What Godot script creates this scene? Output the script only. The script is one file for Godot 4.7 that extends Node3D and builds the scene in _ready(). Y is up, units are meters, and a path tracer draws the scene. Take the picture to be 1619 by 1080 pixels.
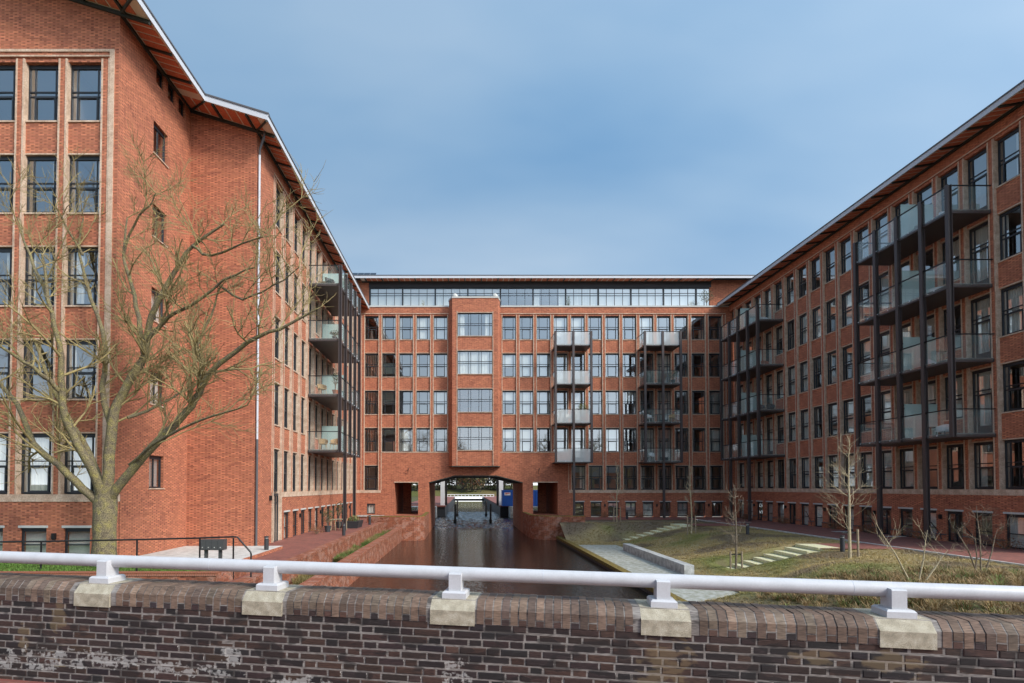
extends Node3D

# ---------------------------------------------------------------- helpers
var rng := RandomNumberGenerator.new()
var M := {}
var taken := {}
var protos := {}

class MB:
	var v := PackedVector3Array()
	var n := PackedVector3Array()
	var uv := PackedVector2Array()
	var c := PackedColorArray()
	var col := Color(1, 1, 1)
	var colored := false
	var uvo := Vector2.ZERO
	func put(p: Vector3, nn: Vector3) -> void:
		v.append(p); n.append(nn); c.append(col)
		var a := nn.abs()
		if a.y > 0.75: uv.append(Vector2(p.x, p.z) + uvo)
		elif a.x > a.z: uv.append(Vector2(p.z, -p.y) + uvo)
		else: uv.append(Vector2(p.x, -p.y) + uvo)
	func tri(a: Vector3, b: Vector3, d: Vector3) -> void:
		var nn := (b - a).cross(d - a).normalized()
		put(a, nn); put(d, nn); put(b, nn)
	func quad(a: Vector3, b: Vector3, d: Vector3, e: Vector3) -> void:
		var nn := (b - a).cross(e - a).normalized()
		put(a, nn); put(d, nn); put(b, nn); put(a, nn); put(e, nn); put(d, nn)
	func box(l: Vector3, h: Vector3) -> void:
		quad(Vector3(l.x, l.y, h.z), Vector3(h.x, l.y, h.z), Vector3(h.x, h.y, h.z), Vector3(l.x, h.y, h.z))
		quad(Vector3(h.x, l.y, l.z), Vector3(l.x, l.y, l.z), Vector3(l.x, h.y, l.z), Vector3(h.x, h.y, l.z))
		quad(Vector3(h.x, l.y, h.z), Vector3(h.x, l.y, l.z), Vector3(h.x, h.y, l.z), Vector3(h.x, h.y, h.z))
		quad(Vector3(l.x, l.y, l.z), Vector3(l.x, l.y, h.z), Vector3(l.x, h.y, h.z), Vector3(l.x, h.y, l.z))
		quad(Vector3(l.x, h.y, h.z), Vector3(h.x, h.y, h.z), Vector3(h.x, h.y, l.z), Vector3(l.x, h.y, l.z))
		quad(Vector3(l.x, l.y, l.z), Vector3(h.x, l.y, l.z), Vector3(h.x, l.y, h.z), Vector3(l.x, l.y, h.z))
	func cbox(p: Vector3, s: Vector3) -> void:
		box(p - s / 2, p + s / 2)
	func hull8(p: Array) -> void:  # 0-3 bottom ring, 4-7 top ring, counter-clockwise seen from above
		quad(p[3], p[2], p[1], p[0]); quad(p[4], p[5], p[6], p[7])
		for i in 4: quad(p[i], p[(i + 1) % 4], p[4 + (i + 1) % 4], p[4 + i])
	func prism(poly: Array, y0: float, y1: float) -> void:  # poly of Vector2(x, z), counter-clockwise seen from above with z towards the viewer
		var k := poly.size()
		for i in k:
			var a: Vector2 = poly[i]
			var b: Vector2 = poly[(i + 1) % k]
			quad(Vector3(a.x, y0, a.y), Vector3(b.x, y0, b.y), Vector3(b.x, y1, b.y), Vector3(a.x, y1, a.y))
		for i in range(1, k - 1):
			tri(Vector3(poly[0].x, y1, poly[0].y), Vector3(poly[i].x, y1, poly[i].y), Vector3(poly[i + 1].x, y1, poly[i + 1].y))
			tri(Vector3(poly[0].x, y0, poly[0].y), Vector3(poly[i + 1].x, y0, poly[i + 1].y), Vector3(poly[i].x, y0, poly[i].y))
	func extrude(poly: Array, z0: float, z1: float) -> void:  # poly of Vector2(x, y), counter-clockwise seen from +z; z1 > z0; convex
		var k := poly.size()
		for i in k:
			var a: Vector2 = poly[i]
			var b: Vector2 = poly[(i + 1) % k]
			quad(Vector3(a.x, a.y, z1), Vector3(a.x, a.y, z0), Vector3(b.x, b.y, z0), Vector3(b.x, b.y, z1))
		for i in range(1, k - 1):
			tri(Vector3(poly[0].x, poly[0].y, z1), Vector3(poly[i].x, poly[i].y, z1), Vector3(poly[i + 1].x, poly[i + 1].y, z1))
			tri(Vector3(poly[0].x, poly[0].y, z0), Vector3(poly[i + 1].x, poly[i + 1].y, z0), Vector3(poly[i].x, poly[i].y, z0))
	func tube(pts: Array, rad: Array, sides: int, cap := true) -> void:
		var rings := []
		var k := pts.size()
		var up := Vector3.UP
		var d0: Vector3 = (pts[1] - pts[0]).normalized()
		if absf(d0.dot(up)) > 0.95: up = Vector3.RIGHT
		var side := d0.cross(up).normalized()
		for i in k:
			var d: Vector3 = ((pts[mini(i + 1, k - 1)] - pts[maxi(i - 1, 0)]) as Vector3).normalized()
			side = (side - d * side.dot(d)).normalized()
			var other := d.cross(side)
			var ring := []
			for s in sides:
				var a := TAU * s / sides
				var o: Vector3 = side * cos(a) + other * sin(a)
				ring.append([pts[i] + o * rad[i], o])
			rings.append(ring)
		var along := 0.0
		for i in k - 1:
			var seg: float = (pts[i + 1] - pts[i]).length()
			for s in sides:
				var t := (s + 1) % sides
				var A: Array = rings[i][s]
				var B: Array = rings[i][t]
				var C: Array = rings[i + 1][t]
				var D: Array = rings[i + 1][s]
				var u0 := float(s) / sides
				var u1 := float(s + 1) / sides
				for q in [[A, u0, along], [C, u1, along + seg], [B, u1, along], [A, u0, along], [D, u0, along + seg], [C, u1, along + seg]]:
					v.append(q[0][0]); n.append(q[0][1]); c.append(col); uv.append(Vector2(q[1], q[2]))
			along += seg
		if cap:
			for e in [0, k - 1]:
				for s in range(1, sides - 1):
					if e == 0: tri(rings[0][0][0], rings[0][s + 1][0], rings[0][s][0])
					else: tri(rings[e][0][0], rings[e][s][0], rings[e][s + 1][0])
	func blob(p: Vector3, r: Vector3, rings := 6, seg := 10) -> void:
		for i in rings:
			for j in seg:
				var q := []
				for w in [[i, j], [i, j + 1], [i + 1, j + 1], [i + 1, j]]:
					var a: float = PI * w[0] / rings
					var b: float = TAU * w[1] / seg
					q.append(Vector3(sin(a) * cos(b), cos(a), sin(a) * sin(b)))
				for t in [0, 2, 1, 0, 3, 2]:
					v.append(p + q[t] * r); n.append((q[t] / r).normalized()); c.append(col); uv.append(Vector2(q[t].x, q[t].y))
	func mesh() -> ArrayMesh:
		var arr := []
		arr.resize(Mesh.ARRAY_MAX)
		arr[Mesh.ARRAY_VERTEX] = v
		arr[Mesh.ARRAY_NORMAL] = n
		arr[Mesh.ARRAY_TEX_UV] = uv
		if colored: arr[Mesh.ARRAY_COLOR] = c
		var m := ArrayMesh.new()
		m.add_surface_from_arrays(Mesh.PRIMITIVE_TRIANGLES, arr)
		return m

func numbered(called: String) -> String:
	var k: int = taken.get(called, 0)
	taken[called] = k + 1
	return called if k == 0 else "%s_%03d" % [called, k]

func inst(called: String, mesh: Mesh, mat: Material) -> MeshInstance3D:
	var o := MeshInstance3D.new()
	o.name = called
	o.mesh = mesh
	o.material_override = mat
	return o

func tag(o: Node, label: String, category: String, group := "", kind := "") -> Node:
	if label: o.set_meta("label", label)
	if category: o.set_meta("category", category)
	if group: o.set_meta("group", group)
	if kind: o.set_meta("kind", kind)
	return o

func thing(called: String, label: String, category: String, at := Vector3.ZERO, turn := 0.0, group := "") -> Node3D:
	var o := Node3D.new()
	o.name = numbered(called)
	add_child(o)
	o.position = at
	o.rotation.y = turn
	tag(o, label, category, group)
	return o

# a part whose mesh is given in world axes (or in the frame T), hung under a thing
func part(root: Node3D, called: String, mb: MB, mat: Material, T := Transform3D.IDENTITY) -> MeshInstance3D:
	var o := inst(called, mb.mesh(), mat)
	root.add_child(o, true)
	o.transform = root.transform.affine_inverse() * T
	return o

func put_part(root: Node3D, called: String, mesh: Mesh, mat: Material, T: Transform3D) -> MeshInstance3D:
	var o := inst(called, mesh, mat)
	root.add_child(o, true)
	o.transform = root.transform.affine_inverse() * T
	return o

func sub(p: Node3D, called: String, mesh: Mesh, mat: Material, at := Vector3.ZERO) -> MeshInstance3D:
	var o := inst(called, mesh, mat)
	p.add_child(o, true)
	o.position = at
	return o

func local_part(root: Node3D, called: String, mb: MB, mat: Material) -> MeshInstance3D:
	var o := inst(called, mb.mesh(), mat)
	root.add_child(o, true)
	return o

func struct(called: String, mb: MB, mat: Material, kind := "structure") -> MeshInstance3D:
	var o := inst(numbered(called), mb.mesh(), mat)
	add_child(o)
	o.set_meta("kind", kind)
	return o

func S(r: float, g: float, b: float) -> Color:  # linear reflectance -> material colour
	return Color(r, g, b).linear_to_srgb()

func mat(called: String, color: Color, rough := 0.8, metal := 0.0) -> StandardMaterial3D:
	var m := StandardMaterial3D.new()
	m.resource_name = called
	m.albedo_color = color
	m.roughness = rough
	m.metallic = metal
	M[called] = m
	return m

func noise_bytes(size: int, freq: float, seed_: int, oct := 4) -> PackedByteArray:
	var f := FastNoiseLite.new()
	f.seed = seed_
	f.frequency = freq
	f.fractal_octaves = oct
	var im := f.get_seamless_image(size, size)
	im.convert(Image.FORMAT_L8)
	return im.get_data()

# a texture that runs through a list of colours by coarse noise, with fine noise on top
func noise_tex(size: int, freq: float, seed_: int, cols: Array, fine := 0.15, fine_freq := 0.12) -> ImageTexture:
	var a := noise_bytes(size, freq, seed_)
	var b := noise_bytes(size, fine_freq, seed_ + 7, 3)
	var out := PackedByteArray()
	out.resize(size * size * 3)
	var lut := []
	for i in 256:
		var t := clampf((i / 255.0 - 0.15) / 0.7, 0, 0.9999) * (cols.size() - 1)
		lut.append((cols[int(t)] as Color).lerp(cols[int(t) + 1], t - int(t)))
	for i in size * size:
		var cc: Color = lut[a[i]]
		var k := 1.0 + fine * (b[i] / 127.5 - 1.0) * 1.6
		out[i * 3] = clampi(int(cc.r * k * 255), 0, 255)
		out[i * 3 + 1] = clampi(int(cc.g * k * 255), 0, 255)
		out[i * 3 + 2] = clampi(int(cc.b * k * 255), 0, 255)
	return ImageTexture.create_from_image(Image.create_from_data(size, size, false, Image.FORMAT_RGB8, out))

func gray_tex(size: int, freq: float, seed_: int, oct := 4) -> ImageTexture:
	return ImageTexture.create_from_image(Image.create_from_data(size, size, false, Image.FORMAT_L8, noise_bytes(size, freq, seed_, oct)))

func tri_tex(m: StandardMaterial3D, tex: Texture2D, metres: float) -> StandardMaterial3D:
	m.albedo_color = Color.WHITE
	m.albedo_texture = tex
	m.uv1_triplanar = true
	m.uv1_world_triplanar = true
	m.uv1_scale = Vector3.ONE / metres
	return m

# Flemish bond: 32 periods of 0.33 m across, 128 courses of 62.5 mm up
func brick_images(seed_: int, tones: Array, mortar: Color, headers_darker: float) -> Array:
	var r := RandomNumberGenerator.new()
	r.seed = seed_
	var W := 2048
	var im := Image.create(W, W, false, Image.FORMAT_RGB8)
	var hm := Image.create(W, W, false, Image.FORMAT_L8)
	im.fill(mortar)
	hm.fill(Color(0.25, 0.25, 0.25))
	var patch := FastNoiseLite.new()
	patch.seed = seed_
	patch.frequency = 0.0035
	for row in 128:
		var shift := 32 if row % 2 else 0
		for p in 64:
			var x := (p / 2) * 64 + (0 if p % 2 == 0 else 42) + shift
			var w := 41 if p % 2 == 0 else 20
			var y := row * 16
			var ang := TAU * x / 2048.0
			var ang2 := TAU * y / 2048.0
			var pn := patch.get_noise_3d(cos(ang) * 330, sin(ang) * 330 + cos(ang2) * 330, sin(ang2) * 330)
			var t := clampf(r.randf() * 0.8 + 0.1 + pn * 0.45, 0, 0.999) * (tones.size() - 1)
			var cc: Color = (tones[int(t)] as Color).lerp(tones[int(t) + 1], t - int(t))
			cc = cc * r.randf_range(0.9, 1.08)
			if p % 2 == 1: cc = cc * headers_darker
			cc.a = 1.0
			var h := r.randf_range(0.7, 1.0)
			for part_ in [[x, mini(w, 2048 - (x % 2048))], [x + mini(w, 2048 - (x % 2048)), w - mini(w, 2048 - (x % 2048))]]:
				if part_[1] > 0:
					im.fill_rect(Rect2i(part_[0] % 2048, y, part_[1], 14), cc)
					hm.fill_rect(Rect2i(part_[0] % 2048, y, part_[1], 14), Color(h, h, h))
	return [im, hm]

func brick_material(called: String, seed_: int, tones: Array, mortar: Color, headers_darker: float) -> StandardMaterial3D:
	var ims := brick_images(seed_, tones, mortar, headers_darker)
	var m := mat(called, Color.WHITE, 0.88)
	m.metallic_specular = 0.3
	m.albedo_texture = ImageTexture.create_from_image(ims[0])
	m.heightmap_enabled = true
	m.heightmap_scale = 0.8
	m.heightmap_texture = ImageTexture.create_from_image(ims[1])
	m.uv1_scale = Vector3(1.0 / 10.56, 1.0 / 8.0, 1)
	return m

func materials() -> void:
	var tones := [Color8(154, 94, 75), Color8(172, 106, 82), Color8(182, 114, 87), Color8(192, 122, 91), Color8(178, 110, 86)]
	brick_material("red_brick", 5, tones, Color8(166, 118, 96), 0.84)
	# the same brick on the canal walls, with lime bloom and dark algae on it
	var wb: StandardMaterial3D = M.red_brick.duplicate()
	wb.resource_name = "weathered_brick"
	M.weathered_brick = wb
	wb.albedo_color = Color8(214, 206, 204)
	wb.detail_enabled = true
	wb.detail_blend_mode = BaseMaterial3D.BLEND_MODE_MIX
	wb.detail_uv_layer = BaseMaterial3D.DETAIL_UV_1
	var na := noise_bytes(1024, 0.012, 301, 5)
	var nb := noise_bytes(1024, 0.02, 302, 5)
	var nc := noise_bytes(1024, 0.16, 303, 3)
	var wd := PackedByteArray()
	wd.resize(1024 * 1024 * 4)
	for i in 1024 * 1024:
		var bloom := clampf((na[i] - 118 + (nc[i] - 128) * 0.9) / 170.0, 0, 0.26)
		var algae := clampf((nb[i] - 138 + (nc[i] - 128) * 0.9) / 150.0, 0, 0.3)
		var white := bloom > algae
		wd[i * 4] = 196 if white else 84
		wd[i * 4 + 1] = 178 if white else 68
		wd[i * 4 + 2] = 164 if white else 52
		wd[i * 4 + 3] = int(maxf(bloom, algae) * 255)
	wb.detail_albedo = ImageTexture.create_from_image(Image.create_from_data(1024, 1024, false, Image.FORMAT_RGBA8, wd))
	var t := mat("concrete_trim", Color.WHITE, 0.85)
	tri_tex(t, noise_tex(256, 0.02, 31, [Color8(176, 150, 128), Color8(192, 166, 144), Color8(202, 180, 158)], 0.08), 2.5)
	mat("window_paint", S(0.018, 0.022, 0.028), 0.45)
	var g := mat("window_glass", Color(0.95, 0.97, 0.98, 0.37), 0.015, 1.0)
	var gi := Image.create(8, 8, false, Image.FORMAT_RGB8)
	gi.fill(Color.WHITE)
	g.albedo_texture = ImageTexture.create_from_image(gi)
	g.transparency = BaseMaterial3D.TRANSPARENCY_ALPHA
	var c := mat("curtain_cloth", S(0.74, 0.76, 0.7), 0.95)
	c.backlight_enabled = true
	c.backlight = Color(0.35, 0.35, 0.33)
	mat("grey_curtain_cloth", S(0.4, 0.42, 0.4), 0.95)
	mat("roller_blind", S(0.66, 0.68, 0.62), 0.9)
	mat("room_plaster", S(0.36, 0.34, 0.31), 0.9)
	mat("dark_steel", S(0.06, 0.045, 0.043), 0.5)
	mat("black_steel", S(0.012, 0.012, 0.013), 0.45)
	mat("slab_edge", S(0.3, 0.29, 0.27), 0.8)
	var cg := mat("clear_glass", Color(0.75, 0.86, 0.84, 0.05), 0.02)
	cg.transparency = BaseMaterial3D.TRANSPARENCY_ALPHA
	var fg := mat("frosted_glass", Color(0.74, 0.84, 0.82, 0.6), 0.4)
	fg.transparency = BaseMaterial3D.TRANSPARENCY_ALPHA
	var wg := mat("white_frosted_glass", Color(0.84, 0.86, 0.86, 0.34), 0.3)
	wg.transparency = BaseMaterial3D.TRANSPARENCY_ALPHA
	mat("fascia_paint", S(0.52, 0.54, 0.58), 0.6)
	mat("zinc", S(0.09, 0.085, 0.09), 0.5)
	var sr := mat("soffit_clay", Color.WHITE, 0.85)
	tri_tex(sr, noise_tex(256, 0.02, 41, [Color8(192, 106, 76), Color8(208, 122, 90)], 0.1), 2.0)
	mat("soffit_cream", S(0.7, 0.6, 0.48), 0.85)
	mat("bracket_paint", S(0.035, 0.04, 0.033), 0.7)
	var rt := mat("roof_felt", S(0.09, 0.085, 0.085), 0.9)
	rt.metallic_specular = 0.3
	mat("pale_stone", S(0.5, 0.5, 0.47), 0.85)
	var wt := mat("white_paint", S(0.66, 0.67, 0.71), 0.38)
	wt.metallic_specular = 0.4
	tri_tex(wt, noise_tex(512, 0.012, 51, [Color8(184, 184, 186), Color8(191, 191, 193), Color8(194, 194, 197)], 0.02), 1.2)
	var pw := mat("pavers", Color.WHITE, 0.9)
	var pt := brick_images(77, [Color8(112, 62, 54), Color8(134, 76, 64), Color8(150, 88, 72)], Color8(110, 88, 78), 0.95)
	pw.albedo_texture = ImageTexture.create_from_image(pt[0])
	pw.uv1_scale = Vector3(1.0 / 10.56, 1.0 / 8.0, 1)
	tri_tex(mat("concrete", Color.WHITE, 0.9), noise_tex(512, 0.012, 61, [Color8(142, 142, 138), Color8(168, 168, 164), Color8(186, 186, 182)], 0.1), 3.0)
	tri_tex(mat("pale_slabs", Color.WHITE, 0.9), noise_tex(512, 0.012, 62, [Color8(168, 166, 160), Color8(188, 186, 180), Color8(200, 198, 192)], 0.06), 3.0)
	tri_tex(mat("mossy_slab", Color.WHITE, 0.9), noise_tex(512, 0.03, 63, [Color8(196, 188, 168), Color8(212, 204, 186), Color8(204, 200, 150), Color8(160, 166, 74)], 0.14), 1.4)
	tri_tex(mat("deck_concrete", Color.WHITE, 0.85), noise_tex(512, 0.015, 64, [Color8(128, 128, 112), Color8(150, 150, 140), Color8(168, 168, 162)], 0.1), 2.4)
	tri_tex(mat("mossy_timber", Color.WHITE, 0.9), noise_tex(512, 0.02, 65, [Color8(70, 56, 30), Color8(108, 90, 36), Color8(132, 116, 40)], 0.2), 1.6)
	tri_tex(mat("old_timber", Color.WHITE, 0.9), noise_tex(256, 0.02, 66, [Color8(48, 44, 42), Color8(80, 74, 70)], 0.2), 1.0)
	tri_tex(mat("stake_wood", Color.WHITE, 0.9), noise_tex(256, 0.03, 67, [Color8(128, 112, 92), Color8(164, 148, 124)], 0.15), 0.8)
	tri_tex(mat("mossy_bark", Color.WHITE, 0.95), noise_tex(512, 0.012, 68, [Color8(84, 74, 60), Color8(108, 98, 78), Color8(118, 108, 76), Color8(136, 126, 72)], 0.45, 0.09), 1.8)
	tri_tex(mat("twig_bark", Color.WHITE, 0.95), noise_tex(256, 0.03, 69, [Color8(124, 108, 78), Color8(148, 132, 88), Color8(158, 142, 96)], 0.15), 2.0)
	tri_tex(mat("young_bark", Color.WHITE, 0.95), noise_tex(256, 0.03, 70, [Color8(104, 92, 78), Color8(136, 122, 102)], 0.15), 1.0)
	tri_tex(mat("pale_bark", Color.WHITE, 0.95), noise_tex(256, 0.03, 71, [Color8(150, 136, 108), Color8(186, 172, 142)], 0.15), 1.0)
	var vg := mat("soil_and_grass", Color.WHITE, 0.95)
	vg.vertex_color_use_as_albedo = true
	vg.metallic_specular = 0.2
	tri_tex(vg, noise_tex(512, 0.04, 72, [Color8(190, 186, 170), Color8(235, 232, 225), Color8(255, 255, 250)], 0.25), 2.0)
	var gb := mat("grass_blade", Color.WHITE, 0.9)
	gb.vertex_color_use_as_albedo = true
	gb.backlight_enabled = true
	gb.backlight = Color(0.3, 0.3, 0.2)
	var lf := mat("leaf", Color.WHITE, 0.7)
	lf.vertex_color_use_as_albedo = true
	lf.backlight_enabled = true
	lf.backlight = Color(0.3, 0.3, 0.25)
	var w := mat("canal_water", S(0.012, 0.011, 0.009), 0.03)
	w.metallic_specular = 0.5
	w.heightmap_enabled = true
	w.heightmap_texture = gray_tex(512, 0.02, 73, 3)
	w.heightmap_scale = 1.3
	w.uv1_scale = Vector3(1.0 / 3.2, 1.0 / 1.8, 1)
	mat("terracotta", S(0.35, 0.13, 0.07), 0.8)
	mat("wicker", S(0.42, 0.27, 0.12), 0.8)
	mat("cushion_white", S(0.6, 0.6, 0.58), 0.9)
	mat("anthracite", S(0.03, 0.032, 0.036), 0.6)
	mat("mailbox_grey", S(0.09, 0.09, 0.09), 0.45, 0.3)
	var ct := mat("container_blue", S(0.02, 0.09, 0.36), 0.5)
	ct.metallic_specular = 0.4
	mat("sign_white", S(0.75, 0.75, 0.75), 0.6)
	mat("sign_red", S(0.55, 0.03, 0.03), 0.6)
	mat("solar_blue", S(0.02, 0.025, 0.035), 0.2)
	mat("asphalt", S(0.06, 0.06, 0.058), 0.95)

# ---------------------------------------------------------------- windows and facades
const BAY := 1.65
const STOREY := 3.6
func head(n: int) -> float: return 16.45 - STOREY * n
func sill(n: int) -> float: return 14.15 - STOREY * n

func frame_mesh(w: float, h: float, vf: Array, hf: Array, door: bool) -> Mesh:
	var mb := MB.new()
	var b := 0.055
	for q in [[-w / 2, -w / 2 + b, 0.0, h], [w / 2 - b, w / 2, 0.0, h]]:
		mb.box(Vector3(q[0], q[2], -0.04), Vector3(q[1], q[3], 0.04))
	mb.box(Vector3(-w / 2 + b, 0, -0.04), Vector3(w / 2 - b, b + 0.01, 0.04))
	mb.box(Vector3(-w / 2 + b, h - 0.15, -0.04), Vector3(w / 2 - b, h, 0.045))
	for f in vf:
		mb.box(Vector3(-w / 2 + w * f - 0.022, b + 0.01, -0.03), Vector3(-w / 2 + w * f + 0.022, h - 0.15, 0.03))
	for f in hf:
		mb.box(Vector3(-w / 2 + b, h * f - 0.022, -0.033), Vector3(w / 2 - b, h * f + 0.022, 0.034))
	if vf.size() == 2 and hf.size() >= 2:   # the opening casement in the lower middle
		var x0: float = -w / 2 + w * vf[0]
		var x1: float = -w / 2 + w * vf[1]
		var top: float = h * hf[0] - 0.02
		mb.box(Vector3(x0 - 0.01, b, 0.03), Vector3(x0 + 0.045, top, 0.055))
		mb.box(Vector3(x1 - 0.045, b, 0.03), Vector3(x1 + 0.01, top, 0.055))
		mb.box(Vector3(x0, top - 0.05, 0.035), Vector3(x1, top + 0.012, 0.058))
		mb.box(Vector3(x0, b, 0.036), Vector3(x1, b + (0.3 if door else 0.06), 0.057))
	return mb.mesh()

func pane_mesh(x0: float, x1: float, y0: float, y1: float, tx: float, ty: float) -> Mesh:
	var mb := MB.new()
	var k := Vector2((x1 - x0) / 2 * tx, (y1 - y0) / 2 * ty)
	mb.quad(Vector3(x0, y0, -k.x - k.y), Vector3(x1, y0, k.x - k.y), Vector3(x1, y1, k.x + k.y), Vector3(x0, y1, -k.x + k.y))
	return mb.mesh()

func cloth_mesh(x0: float, x1: float, y0: float, y1: float, folds: bool) -> Mesh:
	var mb := MB.new()
	var k := maxi(2, int((x1 - x0) / 0.035)) if folds else 1
	for i in k:
		var a := lerpf(x0, x1, float(i) / k)
		var b := lerpf(x0, x1, float(i + 1) / k)
		var za := sin(a * 52.0) * 0.03 + sin(a * 21.0) * 0.02 if folds else 0.0
		var zb := sin(b * 52.0) * 0.03 + sin(b * 21.0) * 0.02 if folds else 0.0
		mb.quad(Vector3(a, y0, za), Vector3(b, y0, zb), Vector3(b, y1, zb), Vector3(a, y1, za))
	return mb.mesh()

# a window as a part: its frame, with panes and a curtain as sub-parts. split: one pane per field
func window(w: float, h: float, vf: Array, hf: Array, dress: String, split: bool, variant: int, door := false) -> Node3D:
	var key := "%s %s %s %s %s %s %d %s" % [w, h, vf, hf, dress, split, variant, door]
	if not protos.has(key):
		var r := RandomNumberGenerator.new()
		r.seed = hash(key)
		var fk := "frame %s %s %s %s %s" % [w, h, vf, hf, door]
		if not protos.has(fk): protos[fk] = frame_mesh(w, h, vf, hf, door)
		var o := inst("door" if door else "window", protos[fk], M.window_paint)
		var xs := [-w / 2 + 0.03]
		if split:
			for f in vf: xs.append(-w / 2 + w * f)
		xs.append(w / 2 - 0.03)
		var ys := [0.03]
		if hf.size() > 0: ys.append(h * hf[0])
		ys.append(h - 0.1)
		for i in xs.size() - 1:
			for j in ys.size() - 1:
				sub(o, "pane", pane_mesh(xs[i], xs[i + 1], ys[j], ys[j + 1], r.randfn(0, 0.004), r.randfn(0, 0.004)), M.window_glass)
		var cloth: Material = M.curtain_cloth
		match dress:
			"full": sub(o, "curtain", cloth_mesh(-w / 2, w / 2, 0.02, h - 0.08, true), cloth, Vector3(0, 0, -0.11))
			"grey": sub(o, "curtain", cloth_mesh(-w / 2, w / 2, 0.02, h - 0.08, true), M.grey_curtain_cloth, Vector3(0, 0, -0.11))
			"left": sub(o, "curtain", cloth_mesh(-w / 2, -w / 2 + w * r.randf_range(0.22, 0.45), 0.02, h - 0.08, true), cloth, Vector3(0, 0, -0.11))
			"right": sub(o, "curtain", cloth_mesh(w / 2 - w * r.randf_range(0.2, 0.4), w / 2, 0.02, h - 0.08, true), cloth, Vector3(0, 0, -0.11))
			"both":
				sub(o, "curtain", cloth_mesh(-w / 2, -w / 2 + w * 0.2, 0.02, h - 0.08, true), cloth, Vector3(0, 0, -0.11))
				sub(o, "curtain", cloth_mesh(w / 2 - w * 0.2, w / 2, 0.02, h - 0.08, true), cloth, Vector3(0, 0, -0.11))
			"blind": sub(o, "roller_blind", cloth_mesh(-w / 2 + 0.04, w / 2 - 0.04, h * r.randf_range(0.4, 0.62), h - 0.08, false), M.roller_blind, Vector3(0, 0, -0.12))
			"shut": sub(o, "roller_blind", cloth_mesh(-w / 2 + 0.04, w / 2 - 0.04, 0.05, h - 0.08, false), M.roller_blind, Vector3(0, 0, -0.12))
		protos[key] = o
	return protos[key].duplicate()

func put_window(root: Node3D, T: Transform3D, at: Vector3, wnode: Node3D) -> Node3D:
	root.add_child(wnode, true)
	wnode.transform = root.transform.affine_inverse() * T * Transform3D(Basis.IDENTITY, at)
	return wnode

const VF := [0.2, 0.8]
const HF := [0.46, 0.54]

func pick(kinds: Array) -> String:
	return kinds[rng.randi() % kinds.size()]

func shared(key: String, make: Callable) -> Mesh:
	if not protos.has(key): protos[key] = make.call()
	return protos[key]

# piers with concrete fins, windows, spandrels with sills, along the local x axis of T (wall face at z = 0)
func facade(root: Node3D, T: Transform3D, x0: float, bays: int, o: Dictionary) -> void:
	var rows: int = o.get("rows", 5)
	var y_low: float = o.get("low", -0.3)
	var y_top := 16.55
	var pm := shared("pier %s" % y_low, func():
		var mb := MB.new(); mb.box(Vector3(-0.1, y_low, -0.36), Vector3(0.1, y_top, 0)); return mb.mesh())
	var fm := shared("fin %s" % y_low, func():
		var mb := MB.new()
		for s in [-1, 1]: mb.cbox(Vector3(s * 0.1325, (y_low + y_top) / 2, -0.17), Vector3(0.065, y_top - y_low, 0.38))
		return mb.mesh())
	for i in bays + 1:
		if o.has("no_pier") and i in o.no_pier: continue
		var p := put_part(root, "pier", pm, M.red_brick, T * Transform3D(Basis.IDENTITY, Vector3(x0 + i * BAY, 0, 0)))
		sub(p, "fin", fm, M.concrete_trim)
	var w := BAY - 0.33
	var sp := shared("spandrel", func():
		var mb := MB.new(); mb.box(Vector3(-w / 2, 0.05, -0.45), Vector3(w / 2, 1.26, -0.11)); return mb.mesh())
	var st := shared("spandrel sill", func():
		var mb := MB.new()
		mb.box(Vector3(-w / 2, 1.26, -0.45), Vector3(w / 2, 1.32, -0.06))
		return mb.mesh())
	var hd := shared("spandrel head", func():
		var mb := MB.new()
		mb.box(Vector3(-w / 2, 0, -0.45), Vector3(w / 2, 0.05, -0.1))
		return mb.mesh())
	var spd := shared("low spandrel", func():
		var mb := MB.new(); mb.box(Vector3(-w / 2, 0.05, -0.45), Vector3(w / 2, 0.4, -0.11)); return mb.mesh())
	for i in bays:
		var xc := x0 + (i + 0.5) * BAY
		for n in rows:
			if o.has("skip") and o.skip.call(i, n): continue
			var is_door: bool = o.has("doors") and o.doors.call(i, n)
			var drop := 0.86 if is_door else 0.0
			var dress: String = o.dress.call(i, n)
			var wn: Node3D
			if is_door: wn = window(w, head(n) - sill(n) + drop, VF, [0.61, 0.67], dress, false, rng.randi() % 3, true)
			else: wn = window(w, head(n) - sill(n), VF, HF, dress, o.get("split", false), rng.randi() % 6)
			put_window(root, T, Vector3(xc, sill(n) - drop, -0.26), wn)
			if n < 4 and o.get("spandrels", true):
				var q := put_part(root, "spandrel", spd if is_door else sp, M.red_brick, T * Transform3D(Basis.IDENTITY, Vector3(xc, head(n + 1), 0)))
				if not is_door: sub(q, "sill", st, M.concrete_trim)
				sub(q, "lintel", hd, M.concrete_trim)
	# brick above the top windows, with the thin concrete line
	var x1 := x0 + bays * BAY
	var top: float = o.get("top", 17.4)
	var e0: float = o.get("e0", x0 - 0.1)
	var e1: float = o.get("e1", x1 + 0.1)
	var mb := MB.new()
	mb.box(Vector3(e0, 16.6, -0.45), Vector3(e1, top, 0.0))
	mb.box(Vector3(x0, 16.45, -0.45), Vector3(x1, 16.6, -0.05))
	part(root, "wall", mb, M.red_brick, T)
	mb = MB.new()
	mb.box(Vector3(x0 - 0.16, 16.62, -0.02), Vector3(x1 + 0.16, 16.68, 0.025))
	part(root, "concrete_line", mb, M.concrete_trim, T)
	rooms(root, T, x0, x1, o.get("room_depth", 5.0), o.get("room_rows", rows))

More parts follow.
